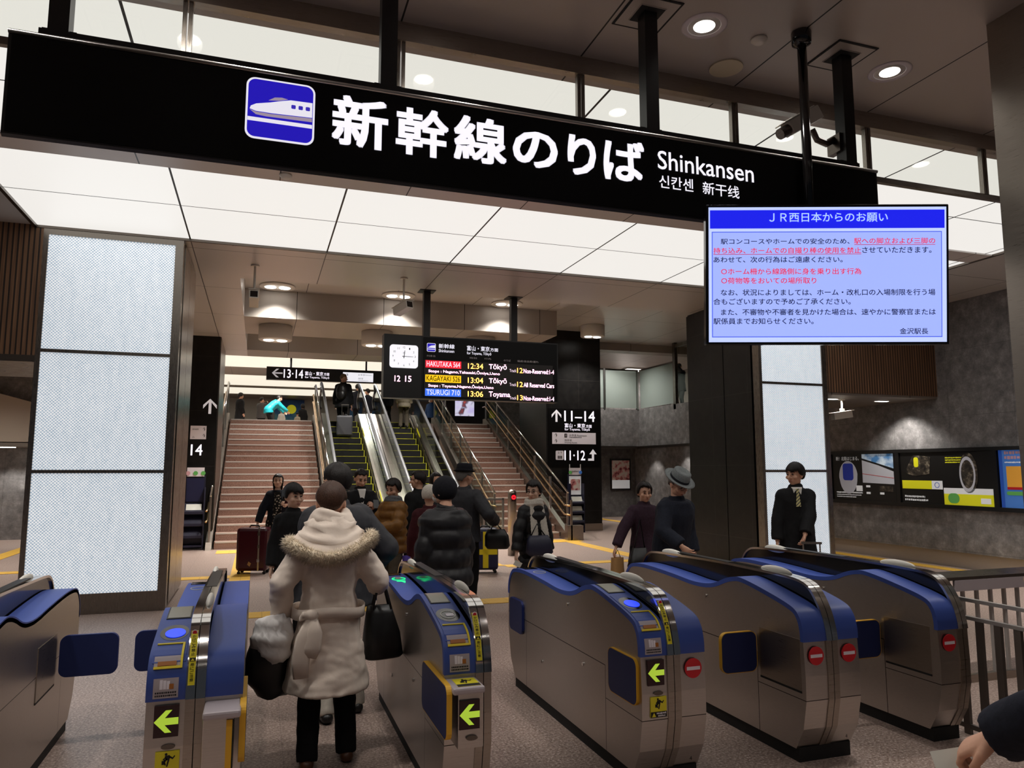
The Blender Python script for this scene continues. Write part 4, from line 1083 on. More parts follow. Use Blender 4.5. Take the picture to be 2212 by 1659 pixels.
# balcony glazing on the right
t = thing('glass_balustrade', 'frosted glass balcony railing with steel posts above the grey stone band', 'railing', (0, 0, 0))
for x in (9.4, 10.7, 11.92):
    MB().box(x - .03, x + .03, 21.98, 22.06, 3.66, 5.0).build('post', 'chrome_soft', t)
for a, b in ((9.45, 10.66), (10.75, 11.88)): MB().box(a, b, 22.0, 22.02, 3.7, 4.95).build('glass_pane', 'frosted_glass', t)
for y0, y1 in ((19.85, 21.95),): MB().box(12.0, 12.02, y0, y1, 3.7, 4.95).build('glass_pane', 'frosted_glass', t)
MB().box(9.3, 11.95, 21.99, 22.04, 4.95, 5.0).box(11.98, 12.04, 19.8, 22.0, 4.95, 5.0).build('top_rail', 'chrome', t)
t = thing('glass_screen', 'tall clear glass screen with steel frame on the stone balcony edge', 'glass screen', (12.0, 0, 0))
for y in (19.72, 18.0): MB().box(-.05, .05, y - .07, y + .07, 3.5, 5.55).build('post', 'steel_frame', t)
MB().box(-.04, .04, 18.07, 19.65, 3.5, 3.6).build('rail', 'steel_frame', t)
MB().box(-.04, .04, 18.07, 19.65, 5.4, 5.5).build('rail', 'steel_frame', t)
MB().box(-.008, .008, 18.07, 19.65, 3.6, 5.4).build('glass_pane', 'clear_glass', t)

# tactile paving
def tact(b, label):
    tag(MB().box(b[0], b[1], b[2], b[3], 0.0, .006).build('tactile_strip', 'tactile_yellow'), label, 'tactile paving', 'yellow tactile strips')
tact((-.36, -.06, 9.5, 16.2), 'yellow tactile strip running from the gates towards the left stairs, past the dark red suitcase')
tact((-.75, 1.3, 16.2, 16.8), 'yellow tactile patch at the foot of the left stairs')
tact((-2.2, -.36, 12.55, 12.85), 'short yellow tactile strip branching off towards the left lit pillar')
tact((-.36, 3.2, 9.15, 9.5), 'yellow tactile strip running across just behind the ticket gates')
tact((3.85, 4.15, 12.6, 16.2), 'yellow tactile strip leading to the right-hand escalator')
tact((5.4, 7.3, 16.2, 16.8), 'yellow tactile patch at the foot of the right stairs')
tact((6.85, 7.15, 9.2, 16.2), 'yellow tactile strip running towards the gates from the right stairs')
tact((4.15, 6.85, 12.4, 12.7), 'yellow tactile strip joining the two right-hand strips')
tact((11.0, 11.28, 6, 24), 'long yellow tactile strip along the foot of the grey stone wall with posters')
tact((-4.8, -4.5, 10, 20.9), 'yellow tactile strip in the left-hand passage beyond the lit pillar')
tact((-9, -2.8, 14.2, 14.5), 'yellow tactile strip crossing the left-hand passage')
# ---------------------------------------------------------------- people: materials
fabric('skin', S(214, 166, 140), 0.55, 0.05, 30, 0.05)
fabric('skin_pale', S(224, 184, 160), 0.55, 0.05, 30, 0.05)
fabric('hair_black', S(26, 21, 19), 0.45, 0.5, 120, 0.6)
fabric('hair_brown', S(62, 40, 28), 0.5, 0.4, 120, 0.6)
fabric('hair_white', S(186, 178, 168), 0.8, 0.25, 90, 0.8)
fabric('hair_blond', S(120, 96, 66), 0.6, 0.3, 120, 0.6)
fabric('hair_grey', S(110, 106, 102), 0.6, 0.3, 120, 0.6)
fabric('coat_cream', S(228, 212, 198), 0.6, 0.05, 14, 0.35)
fabric('fur', S(214, 198, 174), 0.9, 0.25, 30, 0.3)
fabric('coat_black', S(20, 20, 22), 0.8, 0.25, 50)
fabric('coat_navy', S(26, 29, 40), 0.85, 0.25, 60)
fabric('coat_charcoal', S(50, 50, 54), 0.6, 0.15, 30)
fabric('puffer_black', S(32, 31, 33), 0.42, 0.2, 18, 0.4)
fabric('puffer_brown', S(126, 86, 40), 0.45, 0.2, 18, 0.4)
fabric('coat_maroon', S(62, 18, 24), 0.85, 0.25, 50)
fabric('coat_purple', S(58, 40, 52), 0.85, 0.25, 50)
fabric('coat_grey', S(84, 82, 82), 0.85, 0.25, 60)
fabric('coat_teal', S(24, 140, 150), 0.5, 0.2, 30)
fabric('coat_blue', S(34, 70, 120), 0.6, 0.2, 30)
fabric('coat_cream_dull', S(170, 160, 140), 0.6, 0.15, 24)
fabric('cloth_white', S(226, 222, 216), 0.7, 0.06, 40)
fabric('cloth_green', S(52, 58, 44), 0.85, 0.2, 40)
fabric('trousers_black', S(15, 14, 16), 0.85, 0.2, 60)
fabric('trousers_grey', S(86, 78, 66), 0.85, 0.15, 60)
fabric('trousers_white', S(196, 188, 176), 0.85, 0.1, 40)
fabric('wool_white', S(206, 198, 186), 0.9, 0.2, 90, 0.7)
fabric('wool_grey', S(100, 100, 102), 0.9, 0.3, 110, 0.6)
fabric('felt_grey', S(112, 116, 116), 0.9, 0.3, 110, 0.5)
fabric('felt_black', S(24, 24, 30), 0.9, 0.3, 90, 0.4)
fabric('plaid', S(130, 76, 60), 0.9, 0.5, 70, 0.4)
k = fabric('print_dress', S(60, 56, 54), 0.85)
v = k.node('ShaderNodeTexVoronoi'); k.link(k.obj(), v.inputs['Vector']); v.inputs['Scale'].default_value = 26
k.link(k.ramp(v.outputs['Distance'], [(0.28, S(196, 186, 170)), (0.36, S(30, 28, 28))]), k.b.inputs['Base Color'])
k = fabric('stripe_tie', S(190, 180, 120), 0.6)
P = k.obj(); x, y, z = k.sep(P)
k.link(k.mix(k.math('LESS_THAN', k.math('PINGPONG', k.math('ADD', z, x), 0.02), 0.008), S(206, 196, 140), S(86, 86, 78)), k.b.inputs['Base Color'])
mat('leather_black', S(16, 15, 16), 0.4)
mat('leather_brown', S(84, 50, 30), 0.45)
mat('leather_navy', S(30, 30, 52), 0.5)
mat('eye_dark', S(16, 12, 12), 0.3)
mat('lip', S(164, 96, 88), 0.5)
mat('lens_glass', S(40, 40, 44), 0.15)
mat('bag_white', S(228, 224, 222), 0.4)
mat('bag_violet', S(104, 84, 190), 0.5)
mat('paper_tan', S(176, 134, 84), 0.7)
mat('case_burgundy', S(64, 14, 28), 0.22, 0, 0.5)
mat('case_navy', S(28, 30, 66), 0.5)
mat('case_grey', S(62, 62, 66), 0.6)
mat('paper_white', S(236, 238, 228), 0.5)

# ---------------------------------------------------------------- people: figures
def solid(mb, voxel, smooth=4, name='body', m=None, factor=.5):
    """melt overlapping closed shapes into one continuous surface"""
    me = bpy.data.meshes.new('tmp'); me.from_pydata(mb.v, [], mb.f)
    bm = bmesh.new(); bm.from_mesh(me); bmesh.ops.recalc_face_normals(bm, faces=bm.faces); bm.to_mesh(me); bm.free()
    o = bpy.data.objects.new('tmp', me); COL.objects.link(o)
    r = o.modifiers.new('r', 'REMESH'); r.mode = 'VOXEL'; r.voxel_size = voxel
    if smooth:
        s = o.modifiers.new('s', 'SMOOTH'); s.factor = factor; s.iterations = smooth
    dg = bpy.context.evaluated_depsgraph_get()
    out = bpy.data.meshes.new_from_object(o.evaluated_get(dg)); out.name = name
    bpy.data.objects.remove(o); bpy.data.meshes.remove(me)
    out.materials.clear()
    if m: out.materials.append(MATS[m])
    out.polygons.foreach_set('use_smooth', [True] * len(out.polygons))
    return out
from mathutils import noise as mnoise
def wrinkle(me, amp, f=(7, 7, 16), seed=0, keep=None):
    me.update(); ns = [v.normal.copy() for v in me.vertices]
    for v, n in zip(me.vertices, ns):
        p = Vector((v.co.x * f[0] + seed, v.co.y * f[1], v.co.z * f[2]))
        q = mnoise.noise(p) * .7 + mnoise.noise(p * 2.3) * .45
        v.co += n * (amp * q)
    return me
def put(me, name, parent, m=None, label=None):
    o = bpy.data.objects.new(name, me); COL.objects.link(o); o.parent = parent
    if m: me.materials.clear(); me.materials.append(MATS[m])
    if label: o['label'] = label
    return o
def join(meshes, name, m):
    V = []; F = []
    for me in meshes:
        o = len(V); V += [tuple(v.co) for v in me.vertices]; F += [tuple(i + o for i in p.vertices) for p in me.polygons]
    out = bpy.data.meshes.new(name); out.from_pydata(V, [], F); out.materials.append(MATS[m])
    out.polygons.foreach_set('use_smooth', [True] * len(out.polygons)); return out
def ik(a, b, l1, l2, pole):
    a = Vector(a); b = Vector(b); d = b - a; L = min(d.length, (l1 + l2) * .999)
    n = d.normalized(); b = a + n * L
    x = (l1 * l1 - l2 * l2 + L * L) / (2 * L); h = math.sqrt(max(0, l1 * l1 - x * x))
    p = Vector(pole); p = p - n * p.dot(n)
    p = p.normalized() if p.length > 1e-5 else n.orthogonal().normalized()
    return a + n * x + p * h, b

def hand_mesh(wrist, fwd, palm_n, H, side, curl=.5, voxel=.0042, spread=.12, thumb_in=.4):
    """palm, four bent fingers of unequal length and a thumb from the side of the palm; fwd = wrist to knuckles, palm_n = out of the palm"""
    s = H / 1.7
    f = Vector(fwd).normalized(); n = Vector(palm_n); n = (n - f * n.dot(f)).normalized(); r = f.cross(n) * side     # r towards the thumb
    W0 = Vector(wrist); m = MB()
    def P(a, b, c): return W0 + (f * a + r * b + n * c) * s
    m.tube([P(-.03, 0, 0), P(.01, .002, 0), P(.05, .004, .0), P(.085, .0, .0), P(.095, 0, .002)], [(.026 * s, .021 * s), (.03 * s, .018 * s), (.039 * s, .017 * s), (.041 * s, .015 * s), (.037 * s, .012 * s)], 12, ref=r, rnd=True)
    for i, (b, L) in enumerate(((.031, .068), (.0105, .078), (-.0105, .072), (-.031, .056))):
        a = Vector((.09 - abs(b - .005) * .2, b, 0)); ang = (b * spread * 8)
        pts = [P(*(a - Vector((.02, 0, 0)))), P(*a)]; t = 0; q = a.copy()
        for j, (fr, k) in enumerate(((.44, .55), (.31, 1.0), (.25, .7))):
            t += curl * k * 1.25
            q = q + Vector((math.cos(t) * L * fr, math.sin(ang) * L * fr * math.cos(t), math.sin(t) * L * fr)); pts.append(P(*q))
        rr = .0092 if i < 3 else .008
        m.tube(pts, [rr * s, rr * 1.05 * s, rr * .95 * s, rr * .88 * s, rr * .72 * s], 8, rnd=True)
    q = [(.005, .022, .004), (.03, .045, .012), (.058, .056 - .012 * thumb_in, .012 + .025 * thumb_in), (.082, .052 - .03 * thumb_in, .016 + .035 * thumb_in)]
    m.tube([P(*p) for p in q], [.016 * s, .0125 * s, .0105 * s, .008 * s], 8, rnd=True)
    return solid(m, voxel, 2)

def hair_shell(head, H, style, seg=36, n=12, seed=1):
    """cap of hair over the skull; head maps skull space (units of H) to the figure"""
    rnd = random.Random(seed)
    lim = {'short': (34, -2, -40), 'crop': (40, 6, -34), 'fringe': (12, -16, -42), 'bob': (16, -62, -74), 'parted': (34, -58, -74), 'bun': (36, 0, -40), 'long': (30, -120, -175), 'full': (30, -24, -52)}[style]
    thick = {'short': 1.15, 'crop': 1.05, 'fringe': 1.22, 'bob': 1.22, 'parted': 1.16, 'bun': 1.07, 'long': 1.15, 'full': 1.3}[style]
    def surf(az, el, k):
        e = R(el); c = Vector((.047, .058, .056)) * k
        if el >= -12:
            p = Vector((c.x * math.cos(e) * math.sin(az), c.y * math.cos(e) * math.cos(az), c.z * math.sin(e)))
        else:
            d = (-12 - el) / 90.0; s = 1 - .18 * d if style in ('bob', 'parted', 'long') else 1 - .42 * d * d - .3 * d
            p = Vector((c.x * s * math.sin(az), c.y * s * math.cos(az), -.0117 - d * .085))
        return p + Vector((0, -.004, .013))
    outer = []; inner = []
    for j in range(seg):
        az = 2 * PI * j / seg; a = abs((math.degrees(az) + 180) % 360 - 180)
        if a < 62: l = lim[0] + (0 if style in ('fringe', 'bob') else 4 * math.sin(az * 3))
        elif a < 80: t = (a - 62) / 18; l = lim[0] + (lim[1] - lim[0]) * t
        elif a < 115: l = lim[1]
        else: t = min(1, (a - 115) / 30); l = lim[1] + (lim[2] - lim[1]) * t
        l += rnd.uniform(-7, 5)
        w = 1 + .022 * math.sin(az * 7 + seed) + rnd.uniform(-.03, .03)
        outer.append([surf(az, 89 - (89 - l) * i / (n - 1), thick * w * (1 if i < n - 1 else .97)) for i in range(n)])
        inner.append([surf(az, 89 - (89 - l) * i / (n - 1), .93) for i in range(n)])
    m = MB(); V = []; F = []
    for lst in (outer, inner): V += [head(p) for col in lst for p in col]
    N = seg * n
    for j in range(seg):
        k = (j + 1) % seg
        for i in range(n - 1):
            F.append((j * n + i, j * n + i + 1, k * n + i + 1, k * n + i)); F.append((N + j * n + i, N + k * n + i, N + k * n + i + 1, N + j * n + i + 1))
        F.append((j * n + n - 1, N + j * n + n - 1, N + k * n + n - 1, k * n + n - 1))
    F.append(tuple(j * n for j in range(seg))); F.append(tuple(N + j * n for j in range(seg - 1, -1, -1)))
    return m.add(V, F)

def person(label, loc, rz, H=1.65, sex='m', lean=0, look=(0, 0), arms=None, feet=None, coat=None, legs='trousers_black', shoes='leather_black', hair=('short', 'hair_black'),
           skin='skin', group=None, fat=1.0, detail=1, hands=(True, True), curl=(.5, .5), seed=1, twist=0, skirt=None, palm=(None, None), glasses=False, mask=False, collar=True, face=True):
    """coat: dict(m, hem (fraction of H), flare, puff (bands), big (sleeve and body ease))"""
    t = thing('person', label, 'person', loc, rz, group)
    vx = .011 if detail else .016
    X = Vector((1, 0, 0))
    L = R(lean); d = Vector((0, math.sin(L), math.cos(L))); fy = Vector((0, math.cos(L), -math.sin(L)))
    ct, st = math.cos(R(twist)), math.sin(R(twist)); SX = (X * ct + fy * st)
    pel = Vector((0, 0, .53 * H)) - Vector((0, math.sin(L) * .06 * H, 0))
    sw = (.112 if sex == 'm' else .1) * H * (.92 + .08 * fat)
    if sex == 'c': sw = .098 * H
    neck = pel + d * .30 * H
    sh = {s: pel + d * .262 * H + SX * (s * sw * .95) for s in (1, -1)}
    # head frame: yaw (positive turns to the figure's left), pitch (positive looks down)
    hr = Euler((R(-look[1]), 0, R(look[0])), 'XYZ').to_matrix()
    hs = 1.07 if sex != 'c' else 1.16
    hd = (d * .5 + Vector((0, 0, .5))).normalized()
    hc = neck + hd * (.088 * H * hs) + Vector((0, .012 * H, 0))
    head = lambda p: hc + hr @ (Vector(p) * H * hs)
    # arms
    l1, l2 = .172 * H, .152 * H
    arms = arms or {}
    A = {}
    for s in (1, -1):
        tgt = arms.get(s, (s * (.138 if sex == 'm' else .124), .035, .475))
        pole = (s * .12, -1, -.1)
        if len(tgt) > 3: pole = tgt[3]
        A[s] = ik(sh[s], Vector(tgt[:3]) * H, l1, l2, pole)
    # legs
    feet = feet or {}
    G = {}
    for s in (1, -1):
        ft = Vector(feet.get(s, (s * .062, .0, 0))[:3]) * H
        hip = pel + Vector((s * .052 * H, 0, -.02 * H))
        kn, an = ik(hip, ft + Vector((0, -.01 * H, .045 * H)), .245 * H, .235 * H, (0, 1, 0))
        G[s] = (hip, kn, an, ft)
    # --- body: one continuous skin surface from head to feet
    m = MB(); f = fat
    prof = [(-.05, .08, .055), (0, .092, .066), (.08, .078, .056), (.16, .088, .062), (.22, .098, .066), (.265, .094, .056), (.295, .05, .042), (.32, .031, .033)]
    m.tube([pel + d * (z * H) for z, _, _ in prof], [(a * H * f * (sw / (.112 * H)), b * H * f) for _, a, b in prof], 16, ref=SX, rnd=True)
    m.tube([neck - d * .03 * H, head((0, -.012, -.03))], [.031 * H, .029 * H], 12, rnd=True)
    for s in (1, -1):
        e, w = A[s]; hip, kn, an, ft = G[s]
        m.tube([sh[s] - SX * s * .015 * H, sh[s].lerp(e, .5), e, e.lerp(w, .4), w], [.034 * H, .029 * H, .0245 * H, .024 * H, .0165 * H], 10, rnd=True)
        m.tube([hip, hip.lerp(kn, .5), kn, kn.lerp(an, .35), an], [.052 * H, .046 * H, .035 * H, .034 * H, .022 * H], 10, rnd=True)
        m.tube([ft + Vector((0, -.03, .02)) * H, ft + Vector((0, .04, .018)) * H, ft + Vector((0, .085, .014)) * H], [(.022 * H, .02 * H), (.026 * H, .018 * H), (.024 * H, .012 * H)], 8, ref=X, rnd=True)
    parts = [solid(m, vx + .003, 3)]
    m = MB()
    HS = H * hs
    m.ell(head((0, -.004, .012)), .046 * HS, .057 * HS, .054 * HS, hr, 18, 12)
    m.ell(head((0, .012, -.026)), .037 * HS, .041 * HS, .041 * HS, hr, 16, 10)
    m.ell(head((0, .026, -.052)), .02 * HS, .02 * HS, .014 * HS, hr, 10, 7)
    m.tube([head((0, .05, .006)), head((0, .056, -.006)), head((0, .064, -.0185))], [.005 * HS, .0065 * HS, .0095 * HS], 8, rnd=True)
    for s in (1, -1):
        m.ell(head((s * .0085, .055, -.019)), .006 * HS, .006 * HS, .005 * HS, hr, 8, 6)
        m.ell(head((s * .0465, -.004, -.004)), .006 * HS, .013 * HS, .0195 * HS, hr, 8, 7)
        m.ell(head((s * .026, .036, -.016)), .017 * HS, .016 * HS, .014 * HS, hr, 8, 7)
        m.ell(head((s * .018, .0465, .0165)), .014 * HS, .006 * HS, .005 * HS, hr, 8, 6)
    m.ell(head((0, .047, -.037)), .014 * HS, .008 * HS, .0085 * HS, hr, 10, 6)
    m.tube([neck, head((0, -.012, -.03))], [.031 * H, .029 * H], 12)
    parts.append(solid(m, .0055 if detail else .009, 3))
    for i, s in enumerate((1, -1)):
        if not hands[i]: continue
        e, w = A[s]; fw = (w - e).normalized()
        pn = Vector(palm[i]) if palm[i] else (Vector((-s, 0, 0)) if abs(fw.x) < .8 else Vector((0, 0, -1)))
        parts.append(hand_mesh(w, fw, pn, H, -s, curl[i], .0045 if detail else .007))
    put(join(parts, 'body', skin), 'body', t)
    for me in parts: bpy.data.meshes.remove(me)
    # --- face details
    if face:
        for s in (1, -1):
            MB().ell(head((s * .0185, .0505, .0035)), .0085 * HS, .0042 * HS, .0036 * HS, hr, 10, 6).build('eye', 'eye_dark', t, True)
            MB().tube([head((s * .0095, .0555, .0165)), head((s * .02, .0535, .0195)), head((s * .03, .045, .0165))], [.002 * HS, .0026 * HS, .0016 * HS], 6, rnd=True).build('eyebrow', hair[1] if hair else 'hair_black', t, True)
        MB().ell(head((0, .0545, -.0385)), .0125 * HS, .0035 * HS, .0032 * HS, hr, 10, 6).build('lips', 'lip', t, True)
        if glasses:
            g = MB()
            for s in (1, -1): g.tube([head((s * .0195 + .013 * math.cos(2 * PI * j / 14), .0615, .003 + .0105 * math.sin(2 * PI * j / 14))) for j in range(15)], .0012 * HS, 5)
            g.bar(head((-.0065, .0625, .005)), head((.0065, .0625, .005)), .001 * HS)
            for s in (1, -1): g.bar(head((s * .0325, .06, .005)), head((s * .049, .0, .006)), .001 * HS)
            g.build('glasses', 'black_satin', t)
        if mask:
            k = MB().ell(head((0, .04, -.03)), .034 * HS, .03 * HS, .026 * HS, hr, 14, 9)
            k.build('face_mask', 'cloth_white', t, True)
    if hair:
        o = hair_shell(head, H, hair[0], seed=seed).build('hair', hair[1], t, True)
        if hair[0] == 'bun': MB().ell(head((0, -.07, .02)), .026 * HS, .024 * HS, .026 * HS, hr).build('hair_bun', hair[1], t, True)
    # --- trousers and shoes
    if legs:
        m = MB()
        m.tube([pel + d * .07 * H, pel + d * .0 * H, pel - Vector((0, 0, .05 * H))], [(.084 * H * f, .062 * H * f), (.098 * H * f, .074 * H * f), (.085 * H * f, .07 * H * f)], 14, ref=X, rnd=True)
        for s in (1, -1):
            hip, kn, an, ft = G[s]
            m.tube([hip + Vector((0, 0, .0)), hip.lerp(kn, .5), kn, kn.lerp(an, .5), an + Vector((0, 0, -.02 * H))], [.06 * H, .054 * H, .044 * H, .041 * H, .038 * H], 12, rnd=False)
        put(wrinkle(solid(m, vx, 3, 'trousers', legs), .006, (12, 12, 14), seed), 'trousers' if not skirt else 'tights', t)
    for s in (1, -1):
        ft = G[s][3]; m = MB()
        m.tube([ft + Vector((0, -.034, .021)) * H, ft + Vector((0, .0, .026)) * H, ft + Vector((0, .045, .022)) * H, ft + Vector((0, .092, .016)) * H], [(.024 * H, .021 * H), (.027 * H, .026 * H), (.03 * H, .021 * H), (.027 * H, .014 * H)], 12, ref=X, rnd=True)
        m.tube([G[s][2] + Vector((0, .004, .02)) * H, ft + Vector((0, .004, .03)) * H], [.028 * H, .03 * H], 10, rnd=True)
        put(solid(m, .008, 2, 'shoe', shoes), 'shoe', t)
    if skirt:
        m = MB(); m.tube([pel + d * .08 * H, pel, Vector((0, pel.y, skirt[1] * H))], [(.085 * H, .065 * H), (.105 * H, .085 * H), (.13 * H, .11 * H)], 18, ref=X)
        put(solid(m, vx, 3, 'skirt', skirt[0]), 'skirt', t)
    # --- coat with sleeves and collar
    if coat:
        hem = coat.get('hem', .45); fl = coat.get('flare', .02); puff = coat.get('puff', 0); big = coat.get('big', .014)
        m = MB()
        base = [(-.06, .094, .07), (0, .1, .075), (.08, .088 if coat.get('waist') else .094, .068), (.16, .096, .073), (.22, .104, .073), (.255, .098, .064), (.285, .074, .056), (.3, .058, .05), (.318, .044, .044)]
        def at(z):
            for (z0, a0, b0), (z1, a1, b1) in zip(base, base[1:]):
                if z <= z1: q = max(0, (z - z0) / (z1 - z0)); return a0 + (a1 - a0) * q, b0 + (b1 - b0) * q
            return base[-1][1:]
        zl = (hem - .53); n = 90 if puff else 40; P = []; Rr = []
        for i in range(n + 1):
            z = zl + (.30 - zl) * i / n
            a, b = at(max(z, -.06))
            if z < 0: k = -z / max(.05, -zl); a += fl * k; b += fl * k * .9
            g = 1
            if puff and z < .27: g = 1 + .12 * (abs(math.sin(PI * (z - zl) * puff)) - .6)
            c = pel + d * (z * H) if z > 0 else pel + Vector((0, -math.sin(L) * z * H * .15, z * H))
            P.append(c); Rr.append(((a * (sw / (.112 * H)) * f + big * .8) * H * g, (b * f + big) * H * g))
        m.tube(P, Rr, 20, ref=SX)
        for s in (1, -1):
            e, w = A[s]; w2 = w - (w - e).normalized() * .008 * H
            a = sh[s] - SX * s * .03 * H
            pts = []; rr = []
            k = 40 if puff else 16
            for i in range(k + 1):
                q = i / k
                pts.append(a.lerp(e, q / .53) if q < .53 else e.lerp(w2, (q - .53) / .47))
                r0 = (.043 - .012 * q + big * .5) * H
                if puff: r0 *= 1 + .16 * (abs(math.sin(PI * q * puff * .30)) - .6)
                rr.append(r0)
            m.tube(pts, rr, 12, rnd=False)
            j_ = int(k * .53); m.ell(e, rr[j_], rr[j_], rr[j_]); m.ell(a.lerp(e, .12), (.046 + big * .5) * H, (.045 + big * .5) * H, (.046 + big * .5) * H)
        if collar:
            m.tube([neck - d * .028 * H, neck + d * .0 * H, neck + d * .026 * H + Vector((0, -.006 * H, 0))], [(.056 * H, .052 * H), (.052 * H, .05 * H), (.048 * H, .047 * H)], 16, ref=SX)
        put(wrinkle(solid(m, vx * (.85 if puff else 1), 1 if puff else 4, 'coat', coat['m']), coat.get('wr', .009), coat.get('wf', (9, 9, 6)), seed), coat.get('name', 'coat'), t)
    rig = dict(t=t, A=A, G=G, head=head, hr=hr, neck=neck, pel=pel, d=d, sh=sh, SX=SX, H=H, HS=HS, fy=fy, sw=sw)
    return rig
def world(rig, p):
    """figure space to world"""
    t = rig['t']; return Matrix.Translation(t.location) @ Matrix.Rotation(t.rotation_euler.z, 4, 'Z') @ Vector(p)
def scarf(r, m, hang=None, w=.05):
    H = r['H']; n = r['neck']; mb = MB()
    for k, (z, q) in enumerate(((.0, .06), (.022, .054))):
        mb.tube([n + Vector((q * H * math.sin(2 * PI * i / 18), q * H * .95 * math.cos(2 * PI * i / 18) + .008 * H, z * H + .006 * H * math.cos(4 * PI * i / 18 + k))) for i in range(19)], .02 * H, 9)
    if hang:
        for s, z in hang:
            a = n + Vector((s * .03, .055, -.01)) * H
            mb.tube([a, a + Vector((s * .01, .025, -.1)) * H, Vector((s * .045 * H, r['pel'].y + .11 * H, .6 * H)), Vector((s * .05 * H, r['pel'].y + .115 * H, z * H))], [(.03 * H, .012 * H), (.032 * H, .009 * H), (.034 * H, .008 * H), (.036 * H, .008 * H)], 8, ref=(1, 0, 0))
    return put(solid(mb, .009, 3, 'scarf', m), 'scarf', r['t'])
def lapels(r, shirt='cloth_white', tie=None):
    """open collar: shirt front with a tie"""
    H = r['H']; n = r['neck']; d = r['d']; fy = r['fy']
    def q(x, z, o): return n + d * (z * H) + fy * (o * H) + r['SX'] * (x * H)
    MB().rings([[q(-.035, .01, .048), q(.035, .01, .048), q(.03, .0, .075), q(-.03, .0, .075)], [q(-.012, -.10, .075), q(.012, -.10, .075), q(.006, -.12, .094), q(-.006, -.12, .094)]]).build('shirt', shirt, r['t'], label='white shirt front')
    if tie:
        MB().rings([[q(-.011, .0, .078), q(.011, .0, .078), q(.011, .0, .084), q(-.011, .0, .084)], [q(-.008, -.03, .083), q(.008, -.03, .083), q(.008, -.03, .09), q(-.008, -.03, .09)], [q(-.016, -.12, .093), q(.016, -.12, .093), q(.016, -.12, .1), q(-.016, -.12, .1)]]).build('tie', tie, r['t'])
def fedora(r, m, band='felt_black', brim=.088, crown=.058, hgt=.062, tilt=0, name='hat'):
    HS = r['HS']; M = Matrix.Translation(r['head']((0, -.004, .034))) @ (r['hr'] @ Euler((R(-6 + tilt), 0, 0)).to_matrix()).to_4x4()
    def L(p, **k): return MB().lathe([(a * HS, b * HS) for a, b in p], seg=26, sx=.93, sy=1.08, **k)
    o = L([(crown, -.003), (brim * .8, -.002), (brim, .006), (brim + .001, .0085), (brim * .8, .003), (crown + .001, .004), (crown * .98, .025), (crown * .9, hgt * .9), (crown * .7, hgt), (crown * .3, hgt * .86), (.001, hgt * .82)], caps=False).xf(M).build(name, m, r['t'], True)
    L([(crown + .002, .004), (crown + .002, .018), (crown + .0005, .018), (crown + .0005, .004), (crown + .002, .004)], caps=False).xf(M).build('hat_band', band, o, True)
    return o
def beanie(r, m, name='knit_hat', low=-20, k=1.14):
    HS = r['HS']; mb = MB(); rs = []
    for i in range(11):
        el = R(low + (86 - low) * i / 10)
        rs.append([r['head']((.047 * k * math.cos(el) * math.sin(a), .058 * k * math.cos(el) * math.cos(a) - .004, .056 * k * math.sin(el) + .014)) for a in [2 * PI * j / 24 for j in range(24)]])
    return mb.rings(rs).build(name, m, r['t'], True)
# ---------------------------------------------------------------- the person in the cream coat
H = 1.60
r = person('person in a long cream coat with fur-trimmed hood, back turned between two gates', (.42, 4.58, 0), -2, H, 'f', lean=2, look=(-4, 6),
           arms={1: (.192, .14, .60, (.55, -.5, -1)), -1: (-.165, .03, .515, (-.5, -1, 0))}, feet={1: (.078, .03, 0), -1: (-.062, -.02, 0)},
           coat=dict(m='coat_cream', hem=.265, flare=.058, big=.018, waist=True, wr=.012, wf=(8, 8, 13)), legs='trousers_black', shoes='leather_brown', hair=('short', 'hair_brown'), fat=1.05, seed=3, curl=(.8, .9))
t = r['t']
def wob(a, k): return .0045 * math.sin(a * 4 + k) + .0022 * math.sin(a * 7 + 2 * k)
# hood pouch lying on the back, with folds
rs = []
for i in range(13):
    q = i / 12; row = []
    for j in range(25):
        a = PI + PI * j / 24         # left shoulder, round the back, right shoulder
        rx = .08 + .135 * q ** .8; ry = .08 + .085 * q; z = 1.425 - .03 * math.sin(PI * q) - .135 * q ** 1.4 - .085 * q * math.sin(a - PI) ** 2
        if i in (4, 8): rx += .014; ry += .014
        row.append((rx * math.cos(a) + wob(a, i), ry * math.sin(a) - .01 - .035 * q + wob(a, i * 1.7), z + wob(a, i * 2.3)))
    rs.append(row)
back = [[(x * .9, y * .8 + .02, z - .035) for x, y, z in row] for row in rs]
m = MB(); V = [p for row in rs for p in row] + [p for row in back for p in row]; F = []
n = 25; N = 13 * n
for i in range(12):
    for j in range(n - 1):
        a = i * n + j; F += [(a, a + 1, a + n + 1, a + n), (N + a, N + a + n, N + a + n + 1, N + a + 1)]
for i in range(12): F += [(i * n, i * n + n, N + i * n + n, N + i * n), (i * n + n - 1, N + i * n + n - 1, N + i * n + 2 * n - 1, i * n + 2 * n - 1)]
for j in range(n - 1): F += [(j, N + j, N + j + 1, j + 1), (12 * n + j, 12 * n + j + 1, N + 12 * n + j + 1, N + 12 * n + j)]
m.add(V, F); hood = m.build('hood', 'coat_cream', t, True)
# stand-up collar folds
m = MB()
for k, (rr, z) in enumerate(((.084, 1.415), (.098, 1.385), (.115, 1.35))):
    m.tube([(rr * math.cos(a) + wob(a, k), rr * .85 * math.sin(a) + .0, z + .018 * math.sin(a * 2 + k)) for a in [2 * PI * j / 22 for j in range(23)]], .03, 9)
put(solid(m, .01, 8, 'collar', 'coat_cream'), 'collar', t)
